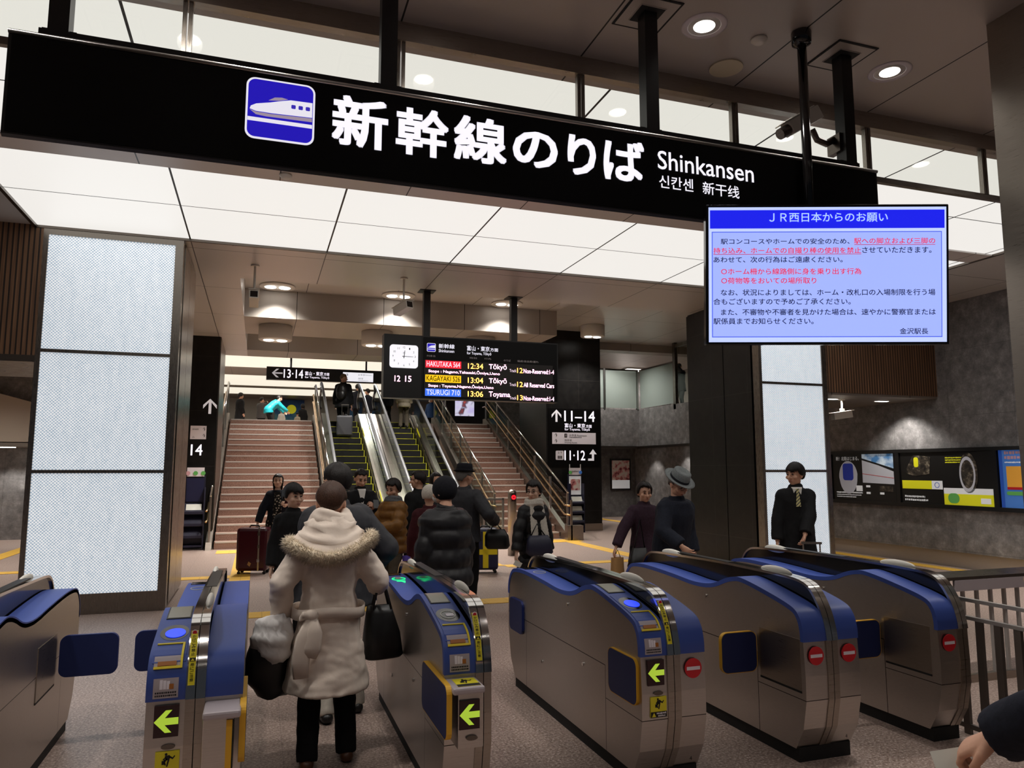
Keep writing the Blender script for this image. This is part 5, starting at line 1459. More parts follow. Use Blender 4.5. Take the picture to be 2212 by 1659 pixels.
# fur edge of the hood: core roll and strands
arc = []
for j in range(41):
    a = PI - .12 + (PI + .24) * j / 40
    arc.append(Vector((.232 * math.cos(a), .17 * math.sin(a) - .05, 1.272 - .088 * math.sin(a - PI) ** 2 + .012 * math.cos(a))))
fm = MB(); fm.tube(arc, .03, 10, rnd=True)
rnd = random.Random(5)
for i in range(3600):
    u = rnd.random() * 39.99; k = int(u); p = arc[k].lerp(arc[k + 1], u - k); tn = (arc[k + 1] - arc[k]).normalized()
    th = rnd.random() * 2 * PI; n1 = tn.orthogonal().normalized(); n2 = tn.cross(n1)
    d = (n1 * math.cos(th) + n2 * math.sin(th) + tn * rnd.uniform(-.5, .5) + Vector((0, 0, -.25))).normalized()
    a = p + d * .022; b = p + d * rnd.uniform(.046, .066) + Vector((0, 0, -rnd.uniform(0, .012))); w = tn * .0028
    x = d.cross(tn).normalized() * .0028
    fm.add([a + w, a - w * .5 + x, a - w * .5 - x, b], [(0, 1, 3), (1, 2, 3), (2, 0, 3), (0, 2, 1)])
fm.build('fur_trim', 'fur', t, True, label='pale fur edge of the hood')
# belt, knot and tails
zb = .865; m = MB()
def waist(a, k=0): return Vector(((.19 + k) * math.cos(a), (.146 + k) * math.sin(a) - .012, zb + .008 * math.sin(3 * a)))
m.rings([[waist(a, .012) + Vector((0, 0, dz)) * 1 + Vector((math.cos(a) * o, math.sin(a) * o, 0)) for dz, o in ((-.03, 0), (-.03, .008), (.03, .008), (.03, 0))] for a in [2 * PI * j / 40 for j in range(41)]])
m.build('belt', 'coat_cream', t, True)
m = MB(); m.ell((-.10, -.175, zb), .04, .03, .036)
m.tube([(-.10, -.18, zb), (-.15, -.2, zb + .015), (-.17, -.19, zb - .01), (-.10, -.18, zb)], [(.012, .02)] * 4, 8)
put(solid(m, .007, 3, 'belt_knot', 'coat_cream'), 'belt_knot', t)
for pts in (((-.105, -.185, zb), (-.14, -.205, zb - .12), (-.155, -.205, zb - .24), (-.15, -.2, zb - .33)), ((-.095, -.185, zb), (-.085, -.205, zb - .09), (-.095, -.21, zb - .17), (-.11, -.205, zb - .22))):
    m = MB(); m.tube(pts, [(.022, .01), (.045, .009), (.05, .009), (.04, .008)], 8, ref=(1, 0, 0)); m.build('belt_tail', 'coat_cream', t, True)
# seams down the back of the coat
# cuff on the bent arm
e, w = r['A'][1]; d = (w - e).normalized()
m = MB(); m.ell(w - d * .015, .056, .056, .05); put(solid(m, .009, 2, 'cuff', 'coat_cream'), 'cuff', t)

def bag_from(label, cat, rings, m, name, straps=(), smooth=True, vox=None, sm='leather_black', group=None):
    """soft bag: stacked rounded outlines in world space, with strap tubes"""
    c = Vector(rings[0][0]); t = thing(name, label, cat, c, 0, group)
    mb = MB(); mb.rings([[Vector(ctr) - c + Vector((rx * (abs(math.cos(a)) ** .6) * math.copysign(1, math.cos(a)) * ca - ry * (abs(math.sin(a)) ** .6) * math.copysign(1, math.sin(a)) * sa, rx * (abs(math.cos(a)) ** .6) * math.copysign(1, math.cos(a)) * sa + ry * (abs(math.sin(a)) ** .6) * math.copysign(1, math.sin(a)) * ca, 0)) for a in [2 * PI * j / 24 for j in range(24)]]
              for ctr, rx, ry, ca, sa in [(q[0], q[1], q[2], math.cos(R(q[3] if len(q) > 3 else 0)), math.sin(R(q[3] if len(q) > 3 else 0))) for q in rings]])
    mb.build('bag_body', m, t, smooth)
    for pts, rad in straps:
        MB().tube([Vector(p) - c for p in pts], rad, 8).build('strap', sm, t, True)
    return t
W1 = world(r, r['A'][1][1]); WL = world(r, r['A'][-1][1])
el = world(r, r['A'][1][0]); arm = W1 - (W1 - el).normalized() * .05
bx, by = arm.x + .015, arm.y - .02
bag_from('black leather tote hanging from the forearm of the person in the cream coat', 'bag', [((bx + .02, by, .535), .11, .07, 12), ((bx + .02, by, .55), .125, .085, 12), ((bx + .015, by, .68), .11, .075, 12), ((bx, by, .80), .085, .045, 12), ((bx - .005, by, .845), .075, .025, 12)], 'leather_black', 'tote_bag',
         [([(bx - .055 + k, by - .02 + .05 * i, .83), (bx - .02 + k * .5, by + .04 * i, .96), (arm.x - .0, arm.y + .03 * i - .01, arm.z + .062), (bx + .03, by + .04 * i, .95), (bx + .06, by + .05 * i - .02, .83)], .0075) for i, k in ((-1, 0), (1, .01))])
wx, wy, wz = WL.x, WL.y - .03, WL.z - .07
tw = thing('plastic_bag', 'crumpled white plastic bag swinging out beside the person in the cream coat', 'bag', (wx, wy, wz))
rs = []
rnd = random.Random(11)
for i in range(12):
    q = i / 11; c = Vector((.02 - .115 * q, -.06 - .02 * q, .09 - .20 * q)); hx = .018 + .11 * math.sin(PI * min(1, q * .8 + .02)) ** .9; hy = .015 + .055 * math.sin(PI * min(1, q * .85))
    up = Vector((-.62, 0, -.78)); sd = Vector((.78, 0, -.62))
    rs.append([c + sd * (hx * math.cos(a) * (1 + .12 * math.sin(a * 3 + i))) + Vector((0, 1, 0)) * (hy * math.sin(a) * (1 + .25 * math.sin(a * 4 + i * 1.3))) + up * rnd.uniform(-.012, .012) for a in [2 * PI * j / 22 for j in range(22)]])
MB().rings(rs).build('bag_body', 'bag_white', tw, True)
tb = thing('shoulder_bag', 'large black slouchy bag under the white plastic bag, held beside the cream coat', 'bag', (wx - .01, wy + .06, wz))
rs = []
for i in range(11):
    q = i / 10; c = Vector((.0 - .035 * math.sin(PI * q * .75), .0, .10 - .47 * q)); hx = .02 + .125 * math.sin(PI * min(1, q * .75 + .03)) * (1 if q < .85 else .8); hy = .02 + .06 * math.sin(PI * q * .8)
    rs.append([c + Vector((hx * math.cos(a), hy * math.sin(a), .012 * math.sin(a * 3 + i))) for a in [2 * PI * j / 20 for j in range(20)]])
MB().rings(rs).build('bag_body', 'leather_black', tb, True)
MB().tube([(-.02, -.01, .12), (.02, -.04, .2), (.05, -.02, .08)], .009, 8).build('strap', 'leather_black', tb, True)
MB().disc((-.12, -.062, -.06), .012, .006, 'y', 12).box(-.05, -.015, -.068, -.06, -.02, -.008).build('buckle', 'chrome', tb)

# ---------------------------------------------------------------- other travellers on the concourse
r = person('person in a bulky charcoal jacket and white trousers, mostly hidden behind the cream coat', (.53, 5.38, 0), 8, 1.72, 'm', look=(18, 0), coat=dict(m='coat_charcoal', hem=.44, flare=.02, big=.034), legs='trousers_white', shoes='leather_black', hair=('short', 'hair_black'), fat=1.22, feet={1: (.11, .05, 0), -1: (-.03, -.03, 0)}, arms={1: (.19, .1, .58, (.5, -1, -.2))}, seed=4)
r = person('boy in a black jacket looking over his shoulder beside the dark red suitcase', (.35, 7.9, 0), 172, 1.51, 'c', look=(38, 2), coat=dict(m='coat_black', hem=.44, flare=.015, big=.022), hair=('fringe', 'hair_black'), skin='skin_pale', seed=5)
MB().rings([[(x, y + .02, z) for x in (-.02, .12) for y in ((.12, .135) if x < 0 else (.135, .12))] for z in (.64, .40)]).build('shirt_tail', 'plaid', r['t'], label='plaid cloth hanging at the waist')
r = person('long-haired person in a navy coat over a patterned dress before the left stairs', (.33, 13.5, 0), 180, 1.60, 'f', look=(-4, -4), arms={1: (.2, .06, .46), -1: (-.09, .17, .68, (-.6, -.3, -1))}, coat=dict(m='coat_navy', hem=.42, flare=.02, big=.016), collar=False, legs='trousers_black', skirt=('print_dress', .38), hair=('long', 'hair_black'), skin='skin_pale', seed=6)
Hh = 1.6
MB().rings([[(-.05, .115, 1.3), (.05, .115, 1.3), (.045, .138, 1.3), (-.045, .138, 1.3)], [(-.07, .125, 1.0), (.07, .125, 1.0), (.065, .152, 1.0), (-.065, .152, 1.0)], [(-.08, .15, .66), (.08, .15, .66), (.075, .178, .66), (-.075, .178, .66)]]).build('dress_front', 'print_dress', r['t'], label='dress with pale pattern')
w = world(r, r['A'][-1][1])
tag(MB().box(-.035, .035, -.02, -.008, -.01, .08).build('mobile_phone', 'case_burgundy', None, loc=(w.x, w.y - .07, w.z + .03)), 'dark red phone held by the long-haired person in the navy coat', 'phone')
r = person('person in a black overcoat looking down at a phone in front of the escalators', (1.36, 10.6, 0), 186, 1.68, 'm', look=(6, 20), arms={-1: (-.07, .19, .70, (-.6, -.2, -1)), 1: (.06, .17, .62, (.6, -.2, -1))}, coat=dict(m='coat_black', hem=.42, flare=.015, big=.016), seed=7)
lapels(r)
w = world(r, r['A'][-1][1])
tag(MB().box(-.036, .036, -.006, .006, -.02, .11).build('mobile_phone', 'black_gloss', None, loc=(w.x + .02, w.y - .10, w.z - .0), rot=(R(-35), 0, 0)), 'black phone held by the person in the black overcoat', 'phone')
r = person('person in a shiny brown quilted jacket with a grey scarf, hands together', (1.63, 9.4, 0), 128, 1.55, 'f', look=(8, 12), arms={1: (.06, .20, .60, (.7, -.2, -1)), -1: (-.03, .21, .62, (-.7, -.2, -1))}, coat=dict(m='puffer_brown', hem=.42, flare=.012, big=.03, puff=15), legs='trousers_grey', hair=('full', 'hair_black'), seed=8, fat=1.05)
scarf(r, 'wool_grey')
P0 = r['t'].location
bag_from('violet paper bag carried beside the brown quilted jacket', 'bag', [((P0.x + .22, P0.y - .12, .27), .13, .06, 20), ((P0.x + .21, P0.y - .12, .62), .12, .05, 20)], 'bag_violet', 'paper_bag', [([(P0.x + .15, P0.y - .12, .61), (P0.x + .16, P0.y - .1, .74), (P0.x + .24, P0.y - .12, .61)], .004)], smooth=False)
r = person('person in a hooded black coat seen from behind, next to the brown quilted jacket', (2.08, 10.05, 0), 32, 1.66, 'm', look=(25, 0), coat=dict(m='coat_black', hem=.4, flare=.015, big=.026), seed=9, glasses=True)
m = MB(); n = r['neck']; m.tube([n + Vector((.09 * math.cos(a), .075 * math.sin(a) - .02, .015 - .03 * abs(math.sin(a / 2)))) for a in [2 * PI * j / 18 for j in range(19)]], .034, 8); m.ell(n + Vector((0, -.1, -.05)), .1, .05, .09)
put(solid(m, .012, 3, 'hood', 'coat_black'), 'hood', r['t'])
r = person('long-haired person glimpsed between the white knit hat and the dark brimmed cap', (2.52, 11.0, 0), 215, 1.63, 'f', look=(-10, 0), coat=dict(m='coat_charcoal', hem=.42, big=.02), hair=('long', 'hair_black'), seed=10)
r = person('person in a maroon coat with a white knitted hat, back turned', (1.84, 8.3, 0), -12, 1.50, 'f', look=(-6, 4), coat=dict(m='coat_maroon', hem=.30, flare=.03, big=.028), hair=('crop', 'hair_white'), seed=11, fat=1.1)
beanie(r, 'wool_white', low=-34, k=1.2)
r = person('person in a dark grey jacket and dark brimmed cap, holdall on the arm', (2.46, 9.1, 0), -38, 1.72, 'm', look=(-20, 0), arms={1: (.20, .1, .60, (.6, -.8, -.5))}, coat=dict(m='coat_charcoal', hem=.46, big=.028), hair=('short', 'hair_grey'), seed=12, curl=(.9, .5))
fedora(r, 'felt_black', brim=.078, hgt=.058, tilt=4, name='cap')
w = world(r, r['A'][1][1])
bag_from('black holdall hooked on the arm of the person in the dark brimmed cap', 'bag', [((w.x + .04, w.y, w.z - .34), .13, .07, -20), ((w.x + .04, w.y, w.z - .30), .16, .09, -20), ((w.x + .03, w.y, w.z - .18), .15, .08, -20), ((w.x + .02, w.y, w.z - .10), .11, .04, -20)], 'leather_black', 'holdall',
         [([(w.x - .05, w.y, w.z - .12), (w.x, w.y, w.z + .01), (w.x + .10, w.y, w.z - .12)], .008)])
r = person('person in black quilted jacket and black knit hat, back turned behind the green-ringed gate', (1.55, 6.35, 0), 20, 1.61, 'm', look=(16, 4), coat=dict(m='puffer_black', hem=.43, flare=.02, big=.038, puff=10), hair=('crop', 'hair_grey'), seed=13, fat=1.18, mask=True)
beanie(r, 'felt_black', name='hat', low=-54, k=1.2)
n = r['neck']
m = MB(); m.tube([n + Vector((.085 * math.cos(a), .08 * math.sin(a), -.01)) for a in [2 * PI * j / 18 for j in range(19)]], .03, 9); put(solid(m, .011, 3, 'collar', 'puffer_black'), 'collar', r['t'])
r = person('person in an open black coat with a long white scarf, walking past the steel bollard', (3.07, 8.25, 0), 188, 1.54, 'f', look=(-52, 4), arms={-1: (-.15, -.02, .47), 1: (.18, .07, .47, (.5, -1, 0))}, feet={1: (.05, .12, 0), -1: (-.05, -.12, 0)}, coat=dict(m='puffer_black', hem=.28, flare=.05, big=.02, puff=12), legs='trousers_black', hair=('full', 'hair_black'), skin='skin_pale', seed=14, glasses=True)
r2 = r
scarf(r, 'wool_white', hang=((1, .36), (-1, .48)))
w = world(r, r['A'][1][1])
tag(MB().box(-.045, .045, -.002, .002, -.04, .02).build('ticket', 'paper_white', None, loc=(w.x + .0, w.y - .05, w.z - .12), rot=(R(20), R(25), 0)), 'pale ticket in the hand of the person with the long white scarf', 'ticket')
P0 = r['t'].location
bag_from('navy shoulder bag worn in front by the person with the long white scarf', 'bag', [((P0.x + .0, P0.y - .2, .70), .12, .05, 0), ((P0.x, P0.y - .2, .74), .16, .07, 0), ((P0.x, P0.y - .19, .88), .14, .06, 0), ((P0.x, P0.y - .18, .93), .11, .03, 0)], 'leather_navy', 'shoulder_bag', [([(P0.x - .1, P0.y - .18, .92), (P0.x - .03, P0.y - .2, 1.06), (P0.x + .08, P0.y - .18, .92)], .008)])
w = world(r, r['A'][-1][1])
bag_from('small black bag hanging from the hand of the person with the white scarf', 'bag', [((w.x, w.y - .02, w.z - .38), .09, .05, 0), ((w.x, w.y - .02, w.z - .2), .08, .04, 0)], 'leather_black', 'handbag', [([(w.x - .05, w.y - .02, w.z - .2), (w.x, w.y - .02, w.z - .08), (w.x + .05, w.y - .02, w.z - .2)], .006)])
r = person('person in a purple-brown coat holding a tan paper bag, half hidden by the hatted figure', (4.38, 8.0, 0), 170, 1.52, 'f', lean=5, look=(4, 4), arms={1: (.27, .1, .48, (.6, -1, 0))}, coat=dict(m='coat_purple', hem=.38, flare=.03, big=.02), hair=('full', 'hair_black'), seed=15)
w = world(r, r['A'][1][1])
bag_from('tan paper bag held low by the person in the purple-brown coat', 'bag', [((w.x, w.y - .02, w.z - .40), .085, .06, 15), ((w.x, w.y - .02, w.z - .12), .075, .045, 15)], 'paper_tan', 'paper_bag', [([(w.x - .04, w.y - .02, w.z - .12), (w.x, w.y - .03, w.z - .03), (w.x + .04, w.y - .02, w.z - .12)], .005)], smooth=False)
bag_from('black handbag with pale piping between the tan paper bag and the hatted figure', 'bag', [((w.x + .2, w.y - .16, .50), .12, .06, 10), ((w.x + .2, w.y - .16, .58), .14, .07, 10), ((w.x + .22, w.y - .15, .78), .09, .04, 10)], 'leather_black', 'handbag', [([(w.x + .14, w.y - .16, .75), (w.x + .28, w.y - .06, 1.1), (w.x + .29, w.y - .15, .76)], .008)])
r = person('elderly person in a grey felt hat and dark coat, bending over a gate', (4.17, 7.0, 0), 186, 1.66, 'm', lean=13, look=(6, 26), arms={1: (.10, .23, .55, (.7, -.4, -.6)), -1: (-.14, .04, .48)}, coat=dict(m='coat_navy', hem=.38, flare=.02, big=.026), hair=('short', 'hair_grey'), seed=16, glasses=True, fat=1.08)
fedora(r, 'felt_grey', tilt=-4, brim=.094)
r = person('person in a black overcoat, white shirt and striped tie before the glowing right-hand pillar', (6.15, 7.45, 0), 150, 1.75, 'm', look=(-46, 2), arms={-1: (-.02, .17, .53, (-.8, -.5, -.3)), 1: (.14, .06, .47)}, coat=dict(m='coat_black', hem=.36, flare=.02, big=.022), hair=('fringe', 'hair_black'), seed=17)
lapels(r, tie='stripe_tie')
w = world(r, r['A'][-1][1])
def suitcase(name, label, loc, rz, w, d, h, m, handle=.0, cross=False, frame=False, grip=False):
    t = thing(name, label, 'suitcase', loc, rz)
    MB().box(-w / 2, w / 2, -d / 2, d / 2, .055, h).build('shell', m, t, bevel=min(d, w) * .17)
    for i in (-1, 1):
        for j in (-1, 1):
            MB().bar((i * (w / 2 - .05), j * (d / 2 - .05) - .012, .026), (i * (w / 2 - .05), j * (d / 2 - .05) + .012, .026), .026, 12).box(i * (w / 2 - .05) - .012, i * (w / 2 - .05) + .012, j * (d / 2 - .05) - .015, j * (d / 2 - .05) + .015, .03, .075).build('wheel', 'black_satin', t)
    if handle:
        MB().bar((-.09, d / 2 - .05, h - .03), (-.09, d / 2 - .05, h + handle), .008).bar((.09, d / 2 - .05, h - .03), (.09, d / 2 - .05, h + handle), .008).sbar((-.11, d / 2 - .05, h + handle), (.11, d / 2 - .05, h + handle), .03, .025).build('pull_handle', 'chrome_soft', t)
    MB().tube([(-.08, 0, h - .005), (-.06, 0, h + .03), (.06, 0, h + .03), (.08, 0, h - .005)], .012, 8).build('grip', 'black_satin', t, True)
    if cross:
        MB().box(-.045, .045, -d / 2 - .004, -d / 2 + .01, .09, h - .05).box(-w / 2 + .02, w / 2 - .02, -d / 2 - .004, -d / 2 + .01, h * .42, h * .42 + .085).build('cross', 'slot_yellow', t)
    if frame:
        MB().box(w * .22 - .012, w * .22 + .012, -d / 2 - .006, d / 2 + .006, .06, h + .006).build('frame', 'chrome_soft', t)
        for z in (.2, .42, .62): MB().box(w * .22 - .02, w * .22 + .02, -d / 2 - .014, -d / 2, z, z + .05).build('latch', 'chrome', t)
        MB().prism([(-.06, .16), (-.02, .13), (.0, .18), (-.04, .21)], -d / 2 - .002, -d / 2 + .01, 'y').build('sticker', 'paper_tan', t)
    return t
suitcase('suitcase', 'glossy dark red suitcase with a metal frame at the foot of the left stairs', (-.02, 13.0, 0), -14, .50, .30, .74, 'case_burgundy', 0, frame=True)
suitcase('suitcase', 'navy suitcase with a bright yellow cross, beside the black quilted jacket', (3.58, 11.9, 0), -12, .42, .27, .72, 'case_navy', .3, cross=True)
suitcase('suitcase', 'black trolley case with raised handle held by the person in the striped tie', (w.x, w.y - .08, 0), 150, .38, .24, .58, 'black_satin', w.z - .66)

# ---------------------------------------------------------------- arm reaching in beside the end gate: a traveller just outside the view
r = person('person in a dark coat at the picture edge, reaching out with a white ticket', (2.06, 1.02, 0), 8, 1.66, 'm', arms={-1: (-.20, .245, .632, (-.3, -.8, .55))}, coat=dict(m='coat_navy', hem=.4, flare=.02, big=.012), seed=18, curl=(.5, .75), palm=(None, (.4, -.2, -.9)))
e, w = r['A'][-1]; wv = world(r, w); dv = (world(r, w) - world(r, e)).normalized()
q = wv + dv * .15 + Vector((.02, 0, -.015))
tq = (Vector((0, 0, 1.68)) - q).to_track_quat('Y', 'Z').to_euler(); tq.rotate_axis('Y', R(18))
o = tag(MB().box(-.043, .043, -.0015, .0015, -.028, .028).build('ticket', 'paper_white', None, loc=q, rot=tq), 'white ticket in the outstretched hand at the picture edge', 'ticket')

# ---------------------------------------------------------------- on the escalators and the upper landing
K0 = UF
def up(y): return min(UF, slope(17.3 + .375 * int((y - 17.3) / .375) + .2)) + .002
r = person('person with grey hair, a black coat and backpack standing on the left escalator', (2.36, 22.9, up(22.9) + .0), -20, 1.8, 'm', look=(-40, 6), coat=dict(m='coat_black', hem=.42, flare=.01, big=.03), hair=('crop', 'hair_blond'), detail=0, seed=19, fat=1.1)
bk = thing('backpack', 'black backpack on the shoulders of the person on the left escalator', 'backpack', world(r, (0, -.2, 1.02)), -20)
m = MB(); m.ell((0, -.02, .2), .17, .11, .25); m.ell((0, -.09, .1), .13, .06, .13); put(solid(m, .014, 3, 'sack', 'black_satin'), 'sack', bk)
for s in (-1, 1): MB().tube([(s * .09, .05, .40), (s * .1, .16, .42), (s * .1, .2, .28)], [(.022, .008)] * 3, 8).build('strap', 'black_satin', bk, True)
suitcase('suitcase', 'grey suitcase with raised handle standing on the left escalator', (2.36, 22.28, up(22.3)), -8, .46, .28, .66, 'case_grey', .33)
person('person in a dark jacket stepping off between the two escalators', (3.33, 27.2, UF), -15, 1.62, 'm', look=(-30, 0), coat=dict(m='coat_navy', hem=.45, big=.024), detail=0, seed=20)
r = person('child in dark clothes with a red collar on the right-hand escalator', (3.82, 23.45, up(23.45)), 15, 1.15, 'c', look=(0, 0), coat=dict(m='coat_navy', hem=.45, big=.03), detail=0, seed=21)
m = MB(); n = r['neck']; m.tube([n + Vector((.06 * math.cos(a), .06 * math.sin(a), -.01)) for a in [2 * PI * j / 14 for j in range(15)]], .022, 8); m.build('collar', 'red_light' if False else 'sign_red', r['t'], True)
person('person in a quilted cream coat on the right-hand escalator', (4.24, 22.95, up(22.95)), -6, 1.60, 'f', coat=dict(m='coat_cream_dull', hem=.40, flare=.02, big=.03, puff=12), legs='trousers_grey', detail=0, seed=22, hair=('bob', 'hair_black'))
person('person in a navy jacket at the top, hidden by the clock of the departure board', (3.86, 28.5, UF), 30, 1.6, 'm', coat=dict(m='coat_navy', hem=.45, big=.024), detail=0, seed=23)
person('person in a bright blue jacket with a white mask above the right-hand stairs', (6.95, 31.2, UF), 150, 1.62, 'm', look=(-50, 0), coat=dict(m='coat_blue', hem=.45, big=.026), detail=0, seed=24, mask=True, legs='trousers_black')
person('person in black standing at the left end of the upper landing', (-.8, 32, UF), -60, 1.62, 'f', coat=dict(m='coat_black', hem=.3, flare=.03, big=.03), detail=0, seed=25, hair=('full', 'hair_black'))
person('person in dark clothes taking a photo on the upper landing, next to the teal jacket', (.02, 32.5, UF), -30, 1.52, 'm', coat=dict(m='coat_grey', hem=.42, big=.03), detail=0, seed=26, arms={1: (.08, .2, .86, (.6, -.2, -1)), -1: (-.08, .2, .86, (-.6, -.2, -1))})
person('person in a teal jacket bending forward on the upper landing', (.35, 30.5, UF), -70, 1.62, 'm', lean=48, look=(0, 10), coat=dict(m='coat_teal', hem=.45, big=.03), detail=0, seed=27, arms={1: (.1, .5, .40), -1: (-.1, .5, .40)})
r = person('small child in white with a dark hat, before the moon mural', (.85, 33, UF), 160, 1.06, 'c', coat=dict(m='cloth_white', hem=.4, big=.03), detail=0, seed=28); beanie(r, 'felt_black', low=-15)
r = person('smaller child in pale clothes with a dark hat, right of the moon mural', (1.52, 33.4, UF), 170, .96, 'c', coat=dict(m='coat_cream_dull', hem=.4, big=.03), detail=0, seed=29); beanie(r, 'felt_black', low=-15)
person('person in black half hidden by the left escalator railing', (1.82, 35, UF), 20, 1.5, 'f', coat=dict(m='coat_black', hem=.4, big=.03), detail=0, seed=30, hair=('bob', 'hair_black'))
person('bald person with a dark camera to the face behind the tall glass screen', (12.75, 20.7, 3.5), 120, 1.60, 'm', coat=dict(m='coat_charcoal', hem=.42, big=.024), hair=None, detail=0, seed=31, arms={1: (.05, .17, .90, (.7, -.2, -1)), -1: (-.05, .17, .90, (-.7, -.2, -1))})
tag(MB().box(-.06, .06, -.04, .04, -.04, .04).bar((0, -.04, 0), (0, -.1, 0), .03, 14).build('camera', 'black_satin', None, loc=(12.62, 20.52, 5.0), rot=(0, 0, R(-60))), 'dark camera held up by the bald person on the balcony', 'camera')
# ---------------------------------------------------------------- posters, racks, mural
mat('poster_blue', S(70, 120, 190), 0.5, emit=S(60, 110, 190), es=.22)
mat('poster_blue2', S(40, 80, 170), 0.5, emit=S(36, 80, 170), es=.22)
mat('poster_orange', S(220, 160, 60), 0.5, emit=S(220, 150, 50), es=.2)
mat('poster_yellow', S(214, 210, 30), 0.5, emit=S(214, 210, 30), es=.25)
mat('poster_white', S(220, 220, 220), 0.5, emit=S(220, 220, 220), es=.25)
mat('poster_green', S(90, 160, 80), 0.5, emit=S(90, 160, 80), es=.2)
mat('poster_pink', S(220, 170, 180), 0.6)
mat('train_white', S(190, 190, 195), 0.5, emit=S(180, 180, 190), es=.15)
mat('train_blue', S(30, 50, 140), 0.5, emit=S(30, 50, 150), es=.2)
k = mat('poster_sky', S(120, 160, 200), 0.5, emit=(1, 1, 1, 1), es=.25)
n = k.noise(k.obj(), 5, 4); c = k.ramp(n, [(.4, S(70, 120, 170)), (.6, S(200, 215, 225))]); k.link(c, k.b.inputs['Base Color']); k.link(c, k.b.inputs['Emission Color'])
k = mat('poster_dark_metal', S(60, 56, 50), 0.5)
n = k.noise(k.obj(), 9, 5, .7); k.link(k.ramp(n, [(.4, S(16, 15, 14)), (.55, S(70, 62, 52)), (.68, S(160, 150, 130))]), k.b.inputs['Base Color'])
XW = 11.40
def wposter(name, label, y0, y1, bg):
    """poster on the right wall; local x runs along the wall away from the pillar (towards the viewer), local z up"""
    t = thing(name, label, 'poster', (XW, y1, 0), -90, 'posters in the long black wall frame')
    MB().box(0, y1 - y0, -.012, 0, 1.07, 1.99).build('sheet', bg, t)
    return t, y1 - y0
fr = thing('display_case', 'long black frame running along the grey stone wall, holding the posters', 'frame', (XW + .02, 13.0, 0), -90)
m = MB()
for a, b in ((-1.4, 6.5),):
    m.box(a, b, -.06, .0, 1.99, 2.05).box(a, b, -.06, 0, 1.0, 1.07)
for x in (-1.4, .28, 2.02, 3.98, 5.9): m.box(x, x + .09, -.058, 0, 1.07, 1.99)
m.build('frame_bars', 'black_satin', fr); MB().box(-1.4, 6.5, .0, .004, 1.05, 2.0).build('back_board', 'black_matte', fr)
t, w = wposter('poster', 'dark poster of a blue-windowed bullet train nose, nearest the lit pillar', 11.81, 12.61, 'black_satin')
MB().prism([(.25 * math.cos(a) * (1 if math.sin(a) > 0 else .95) + .42, .33 * math.sin(a) + 1.52) for a in [2 * PI * j / 30 for j in range(30)]], -.016, -.012, 'y').build('train_nose', 'train_white', t)
MB().prism(rrect(.28, 1.46, .56, 1.80, .06), -.019, -.016, 'y').build('windscreen', 'train_blue', t)
lettering([('新！北陸はじまる。', .1, 1.86, .72, 1.94)], onface(-.014), 'poster_white', t)
MB().box(.62, .78, -.016, -.012, 1.25, 1.36).build('logo_patch', 'poster_white', t)
smudges([(.08, 1.2, .78, 1.235), (.08, 1.16, .74, 1.18), (.08, 1.12, .6, 1.14)], -.0125, 'poster_white', t)
t, w = wposter('poster', 'poster of a white train side under a blue cloudy sky, beside the bullet train nose', 11.01, 11.81, 'black_satin')
MB().prism([(.0, 1.9), (.0, 1.98), (.77, 1.98), (.77, 1.7)], -.016, -.012, 'y').prism([(.0, 1.9), (.77, 1.7), (.77, 1.98), (.0, 1.98)], -.0155, -.012, 'y').build('sky', 'poster_sky', t)
MB().prism([(.0, 1.86), (.4, 1.76), (.77, 1.64), (.77, 1.40), (.0, 1.42)], -.016, -.012, 'y').build('train_side', 'train_white', t)
MB().prism([(.0, 1.60), (.77, 1.52), (.77, 1.51), (.0, 1.59)], -.0175, -.016, 'y').build('train_line', 'sign_red', t)
for x, z in ((.08, 1.33), (.08, 1.2), (.42, 1.2)): MB().box(x, x + .1, -.016, -.012, z, z + .04).build('caption_patch', 'poster_white', t)
MB().box(.40, .74, -.016, -.012, 1.26, 1.36).build('photo', 'poster_dark_metal', t)
t, w = wposter('poster', 'dark poster with a yellow stripe and machine parts, third in the wall frame', 9.97, 10.87, 'black_satin')
MB().prism([(.08, 1.62), (.3, 1.95), (.66, 1.9), (.62, 1.6), (.3, 1.56)], -.016, -.012, 'y').build('photo', 'poster_dark_metal', t)
MB().prism(rrect(.3, 1.72, .4, 1.9, .04), -.018, -.016, 'y').build('yellow_band', 'poster_yellow', t)
MB().box(.02, .66, -.016, -.012, 1.33, 1.48).build('yellow_stripe', 'poster_yellow', t); MB().box(.66, .88, -.016, -.012, 1.33, 1.48).build('white_patch', 'poster_white', t)
m = MB(); m.lathe([(.05, -.001), (.05, .001), (.041, .001), (.041, -.001), (.05, -.001)], seg=20, caps=False); m.v = [(v[0] + .77, v[2] - .0175, v[1] + 1.405) for v in m.v]; m.build('ring_mark', 'poster_blue2', t)
smudges([(.06, 1.17, .5, 1.21), (.06, 1.11, .56, 1.15)], -.0125, 'poster_white', t, 2)
t, w = wposter('poster', 'poster of a large shining wheel above a yellow panel with a green leaf badge', 9.04, 9.97, 'black_satin')
MB().prism([(.32 * math.cos(a) * .55 + .5, .34 * math.sin(a) + 1.62) for a in [2 * PI * j / 30 for j in range(30)]], -.016, -.012, 'y').build('photo', 'poster_dark_metal', t)
m = MB(); m.lathe([(.30, -.001), (.30, .001), (.24, .001), (.24, -.001), (.30, -.001)], seg=30, sx=.5, caps=False); m.v = [(v[0] + .48, v[2] - .0175, v[1] + 1.60) for v in m.v]; m.build('wheel_rim', 'train_white', t)
MB().box(0, .93, -.016, -.012, 1.07, 1.26).build('yellow_panel', 'poster_yellow', t); MB().box(0, .93, -.016, -.012, 1.26, 1.36).build('white_panel', 'poster_white', t)
